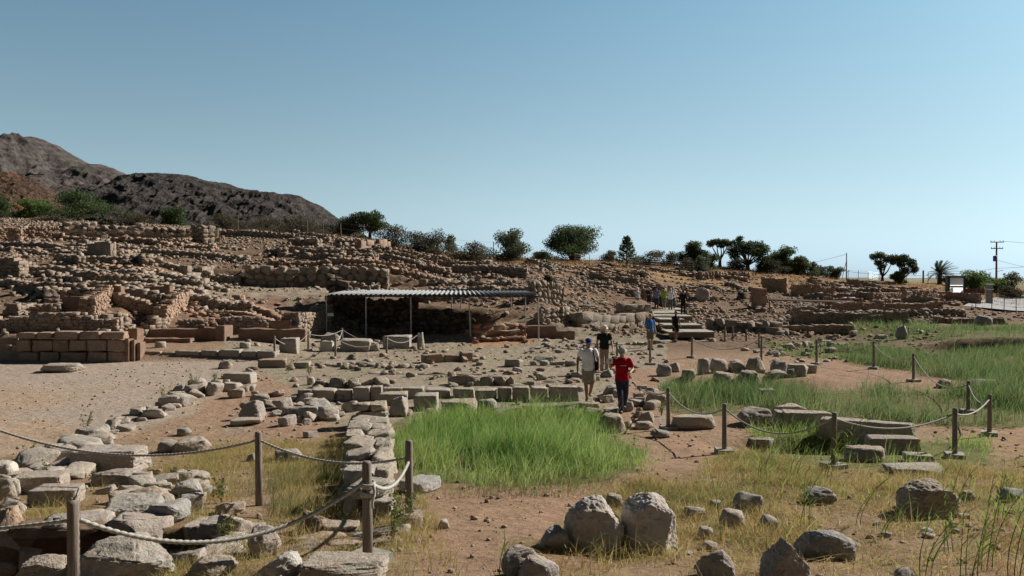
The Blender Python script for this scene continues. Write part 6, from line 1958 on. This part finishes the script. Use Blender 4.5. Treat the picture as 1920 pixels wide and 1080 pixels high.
Pw = pts_in([[(500, 900), (640, 850), (655, 960), (560, 1010), (480, 960)], [(400, 860), (500, 830), (560, 850), (470, 940), (390, 930)]], 26000, (-5, -1.2), (7.5, 14), 5, lambda x, y, px, py, q: np.clip(.3 + 1.3 * q, .02, 1) * np.where(px > 505, 1, .35))
blades('weeds', 'thin green weeds around the middle rope post', Pw, .26, .007, .35, 'weed', seed=5)
# thin grass on the gravel terrace
Pt = pts_in([[(430, 700), (640, 650), (1080, 650), (1250, 690), (1240, 760), (560, 745), (470, 720)], [(1060, 640), (1420, 640), (1440, 700), (1230, 700)]], 26000, (-12, 16), (19, 45), 6, lambda x, y, px, py, q: np.clip(-.05 + 1.3 * q, 0, .8))
blades('thin_grass', 'thin tufts of grass among the stones of the gravel terrace', Pt, .13, .013, .5, 'weed', seed=6, levels=3)
M['tuft'] = leaf_mat('dry_tuft_grass', [(.36, .21, .08), (.50, .35, .15), (.38, .31, .12), (.60, .47, .24), (.24, .25, .08)], .5, .8, 1.2)
FG = [(300, 1100), (520, 960), (520, 860), (640, 820), (700, 1000), (790, 920), (860, 1090), (760, 1100)], [(925, 1100), (960, 1040), (1110, 960), (1200, 910), (1300, 880), (1400, 850), (1570, 880), (2300, 860), (2300, 1100)], [(330, 860), (450, 800), (640, 820), (630, 870), (430, 920), (300, 880)]
FG2 = [(0, 880), (150, 830), (330, 790), (430, 860), (440, 1000), (300, 960), (0, 1000)]
Ps = pts_in(list(FG) + [FG2], 620000, (-6, 12), (5.2, 17), 7, lambda x, y, px, py, q: np.clip(.6 + 1.2 * q, .1, 1))
blades('dry_grass', 'short dry straw grass covering the foreground soil', Ps, .10 * np.exp(rng.normal(0, .4, len(Ps))) * np.clip(1 + 1.5 * fbm(Ps * 2.6, 3), .35, 2.2), .007, .8, 'tuft', seed=7, levels=3)
Pl = pts_in(FG + ([(780, 1090), (800, 930), (1200, 880), (1350, 830), (1400, 870), (1100, 1000), (930, 1090)],), 15000, (-6, 9), (5.2, 17), 8, lambda x, y, px, py, q: np.clip(.35 + .9 * q, .08, 1))
blades('fallen_straw', 'cut stalks and straw lying flat on the soil', Pl, .16, .006, .10, 'straw', flat=True, seed=8, levels=4)
Pg = pts_in(FG[1:2], 80000, (0, 12), (5.2, 15), 9, lambda x, y, px, py, q: np.clip(.06 + 1.6 * q, 0, .9))
blades('green_tufts', 'green tufts growing through the foreground straw', Pg, .14, .007, .6, 'weed', seed=9)
# dry grass on the ridge and slopes
Ph = pts_in([[(890, 470), (1320, 478), (1320, 508), (890, 500)], [(1320, 480), (1760, 515), (1760, 545), (1320, 520)], [(420, 425), (620, 435), (900, 480), (880, 495), (600, 450), (420, 440)], [(1760, 545), (1920, 540), (1920, 575), (1830, 575)]], 90000, (-45, 75), (70, 108), 10, lambda x, y, px, py, q: np.clip(.45 + 1.0 * q, .05, 1))
M['ridge'] = leaf_mat('ridge_straw', [(.22, .12, .05), (.30, .18, .08), (.26, .18, .09)], .35, .8, .3)
blades('ridge_grass', 'orange dry grass along the ridge below the trees', Ph, .32, .05, .5, 'ridge', seed=10, levels=3)

Pz = pts_in([[(1470, 1100), (1500, 960), (1560, 900), (1680, 960), (1780, 920), (1930, 880), (1960, 1100)], [(1300, 930), (1360, 880), (1480, 880), (1460, 930)], [(1440, 900), (1540, 860), (1600, 900), (1560, 930)]], 9000, (2, 9), (5.2, 14), 16, lambda x, y, px, py, q: np.clip(.22 + 1.5 * q + .35 * (px > 1650) * (py > 930), 0, .9), 20)
blades('reed_sprouts', 'bright green reed sprouts rising through the straw at the lower right', Pz, .24, .012, .55, 'sprout', seed=16, levels=5, jit=.5)
Pq = pts_in(FG[1:2], 60000, (0, 9), (5.2, 13), 17, lambda x, y, px, py, q: np.clip(-.25 + 2.2 * fbm(np.stack([x * 2.2, y * 2.2, 0 * x], 1), 3), 0, .9))
M['rust'] = leaf_mat('rusty_dead_grass', [(.22, .10, .04), (.34, .17, .06), (.28, .19, .07)], .4, .8, 1.5)
blades('rusty_tufts', 'rust brown dead grass tufts between the foreground rocks', Pq, .11, .006, .9, 'rust', seed=17, levels=3)
Pk = pts_in(FG[1:2], 1800, (0, 9), (5.2, 13), 14)
blades('long_straw', 'long pale broken stalks lying across the foreground', Pk, .45, .008, .22, 'straw', flat=True, seed=14, levels=6)
Pe = pts_in([[(700, 770), (900, 760), (1060, 750), (1180, 800), (1270, 850), (1230, 900), (1050, 945), (880, 945), (760, 920), (720, 880)]], 60000, (-2.6, 5), (11, 21), 15, lambda x, y, px, py, q: np.clip(-.1 + 1.8 * q, 0, .9), 14)
blades('edge_grass', 'short mixed grass round the edge of the tall grass court', Pe, .14, .008, .6, 'weed', seed=15)
# scrub between the ruins
Px = pts_in([[(-20, 430), (600, 440), (1300, 510), (1760, 545), (1760, 590), (1100, 600), (900, 600), (620, 560), (300, 600), (-20, 600)]], 60000, (-60, 70), (38, 100), 12, lambda x, y, px, py, q: np.clip(-.28 + 1.9 * q, 0, .6))
M['scrub'] = leaf_mat('hillside_scrub_leaves', [(.10, .085, .05), (.085, .095, .05), (.17, .125, .07)], .3, .8, .3)
blades('hillside_scrub', 'dry scrub and thistles growing between the hillside ruins', Px, .22, .035, .6, 'scrub', seed=12, levels=3)
Py_ = pts_in([GREEN[0], GREEN[1], GREEN[2]], 22000, (-3, 26), (11.5, 40), 13, lambda x, y, px, py, q: np.clip(.3 + 1.5 * q, 0, 1))
M['seed'] = leaf_mat('pale_seed_heads', [(.30, .29, .16), (.38, .36, .22), (.24, .28, .12)], .4, .8, .5)
blades('seed_grass', 'taller pale grass stems with seed heads over the green grass', Py_, .55, .010, .5, 'seed', seed=13)
# reeds in the right foreground: plants of their own
def reed(px, pyb, pyt, seed, label, leanx=.25, nl=9, stems=2):
    g = hit(px, pyb); r = random.Random(seed)
    h = at(px, pyt, g.y).z - g.z
    root = empty('reed_plant', g, 0, label, 'reed', 'reeds in the right foreground')
    for s in range(stems):
        hs = h * (1 - .18 * s * r.random()); lx = leanx * r.uniform(.3, 1.7) + r.gauss(0, .12); ly = r.gauss(0, .15)
        pts = [Vector((s * .05 + lx * hs * t * t, ly * hs * t, hs * t)) for t in [i / 8 for i in range(9)]]
        b = MB(); b.tube(pts, [.005 * (1 - .6 * i / 8) for i in range(9)], 5); b.build('stem', M['weed'], root)
        for i in range(nl):
            t = .2 + .8 * i / nl
            k = min(7, int(t * 8)); p = pts[k].lerp(pts[k + 1], t * 8 - k)
            a = r.uniform(-1.2, 1.2) + (0 if r.random() < .6 else PI)
            L = r.uniform(.16, .46) * (1.25 - .5 * t)
            d = Vector((math.cos(a), math.sin(a) * .6, 0)); sd = Vector((-d.y, d.x, .2)).normalized()
            b = MB(); V = []
            for j in range(5):
                q = j / 4
                c = p + d * (L * q * .62) + Vector((0, 0, L * (.95 * q - .62 * q * q)))
                w = .0065 * (1 - q ** 1.5 * .95)
                V += [c - sd * w, c + sd * w]
            b.add(V, [(2 * j, 2 * j + 1, 2 * j + 3, 2 * j + 2) for j in range(4)])
            b.build('leaf', M['sprout'], root, True)
RE = [(1545, 905, 735, 1, 'tallest pale green reed leaning across the long tilted slab', .5, 12, 3), (1500, 1000, 880, 2, 'reed behind the leaning blue grey slab', .2, 8, 3), (1352, 1018, 850, 3, 'single dark reed stem beside the rounded grey stone', -.05, 5, 1), (1120, 1062, 985, 4, 'thin pale stalk in front of the big pointed boulder', -.05, 4, 1), (936, 1085, 1000, 5, 'dark upright stalk at the flat topped brown block', .05, 4, 2),
      (1770, 1040, 870, 6, 'reed standing right of the largest grey rock', .2, 10, 3), (1840, 1070, 880, 7, 'tall reed in the right corner beside the dark stone', .25, 10, 3), (1890, 1090, 905, 8, 'reed at the very right edge of the foreground', .2, 10, 3), (1725, 1080, 960, 9, 'leafy reed below the largest grey rock', .3, 10, 3), (1800, 1090, 960, 10, 'bushy reed at the bottom right', .1, 10, 4), (1605, 985, 890, 11, 'short reed between the leaning slab and the largest rock', .5, 8, 2), (1480, 905, 830, 12, 'reed at the foot of the slab rope post', .25, 8, 3),
      (1420, 905, 850, 13, 'short green reed tuft above the rounded grey stone', .1, 8, 4), (1650, 1010, 930, 14, 'arching reed left of the largest grey rock', .6, 8, 2), (1870, 985, 880, 15, 'slim reed over the dark stone at the right edge', .15, 8, 2), (1560, 880, 800, 16, 'reed clump growing at the slab post', .15, 8, 4)]
for a in RE: reed(*a)
def weedplant(px, pyb, pyt, seed, label, n=7):
    g = hit(px, pyb); r = random.Random(seed)
    h = at(px, pyt, g.y).z - g.z
    root = empty('weed_plant', g, 0, label, 'weed', 'wiry weeds on the left')
    b = MB(); C = []
    for i in range(n):
        a = r.uniform(0, 6.28); l = h * r.uniform(.6, 1)
        tip = Vector((math.cos(a) * l * .3, math.sin(a) * l * .3, l))
        m = tip * .5 + Vector((0, 0, .05))
        b.tube([(0, 0, -.02), m, tip], [.004, .003, .0015], 4)
        for t in (.35, .5, .65, .8, .95): C.append((Vector((0, 0, 0)).lerp(tip, t) + Vector((r.gauss(0, .02), r.gauss(0, .02), 0)))[:])
    b.build('stem', M['weed'], root)
    V, Fq = leaf_cloud(np.array(C), np.full((len(C), 3), .035), 34 * n, .03, seed)
    link('foliage', npmesh('foliage', V, Fq, [M['weed']]), root)
WP = [(735, 1020, 920, 1, 'wiry green weed behind the post with the rope knot'), (760, 1000, 905, 2, 'wiry weed at the foot of the post beside the red path'), (415, 945, 880, 3, 'upright weed left of the middle post'), (322, 905, 870, 4, 'low weed at the dark rock gap under the long rope'), (425, 1020, 970, 5, 'weed on the grey slab by the round brown boulder'), (85, 900, 866, 6, 'green weed on the left bank slabs'), (180, 905, 880, 7, 'small green weed in the dark gap of the brown block'), (25, 1075, 1030, 8, 'dry weed at the bottom left corner'),
      (365, 735, 690, 9, 'tall thin dry weed at the courtyard edge'), (310, 760, 715, 10, 'dry stalks in front of the courtyard near its edge wall'), (160, 815, 770, 11, 'grey dry stalks at the left courtyard edge'), (55, 865, 830, 12, 'brown dry stalks by the left end of the courtyard edge wall'), (400, 730, 695, 13, 'dry weed beside the squared courtyard edge block'), (540, 700, 670, 14, 'green weed in front of the dark red block'), (580, 705, 680, 15, 'green bush weed beside the dark green grey block'), (1240, 780, 750, 16, 'weed at the first right hand post')]
for a in WP: weedplant(*a)
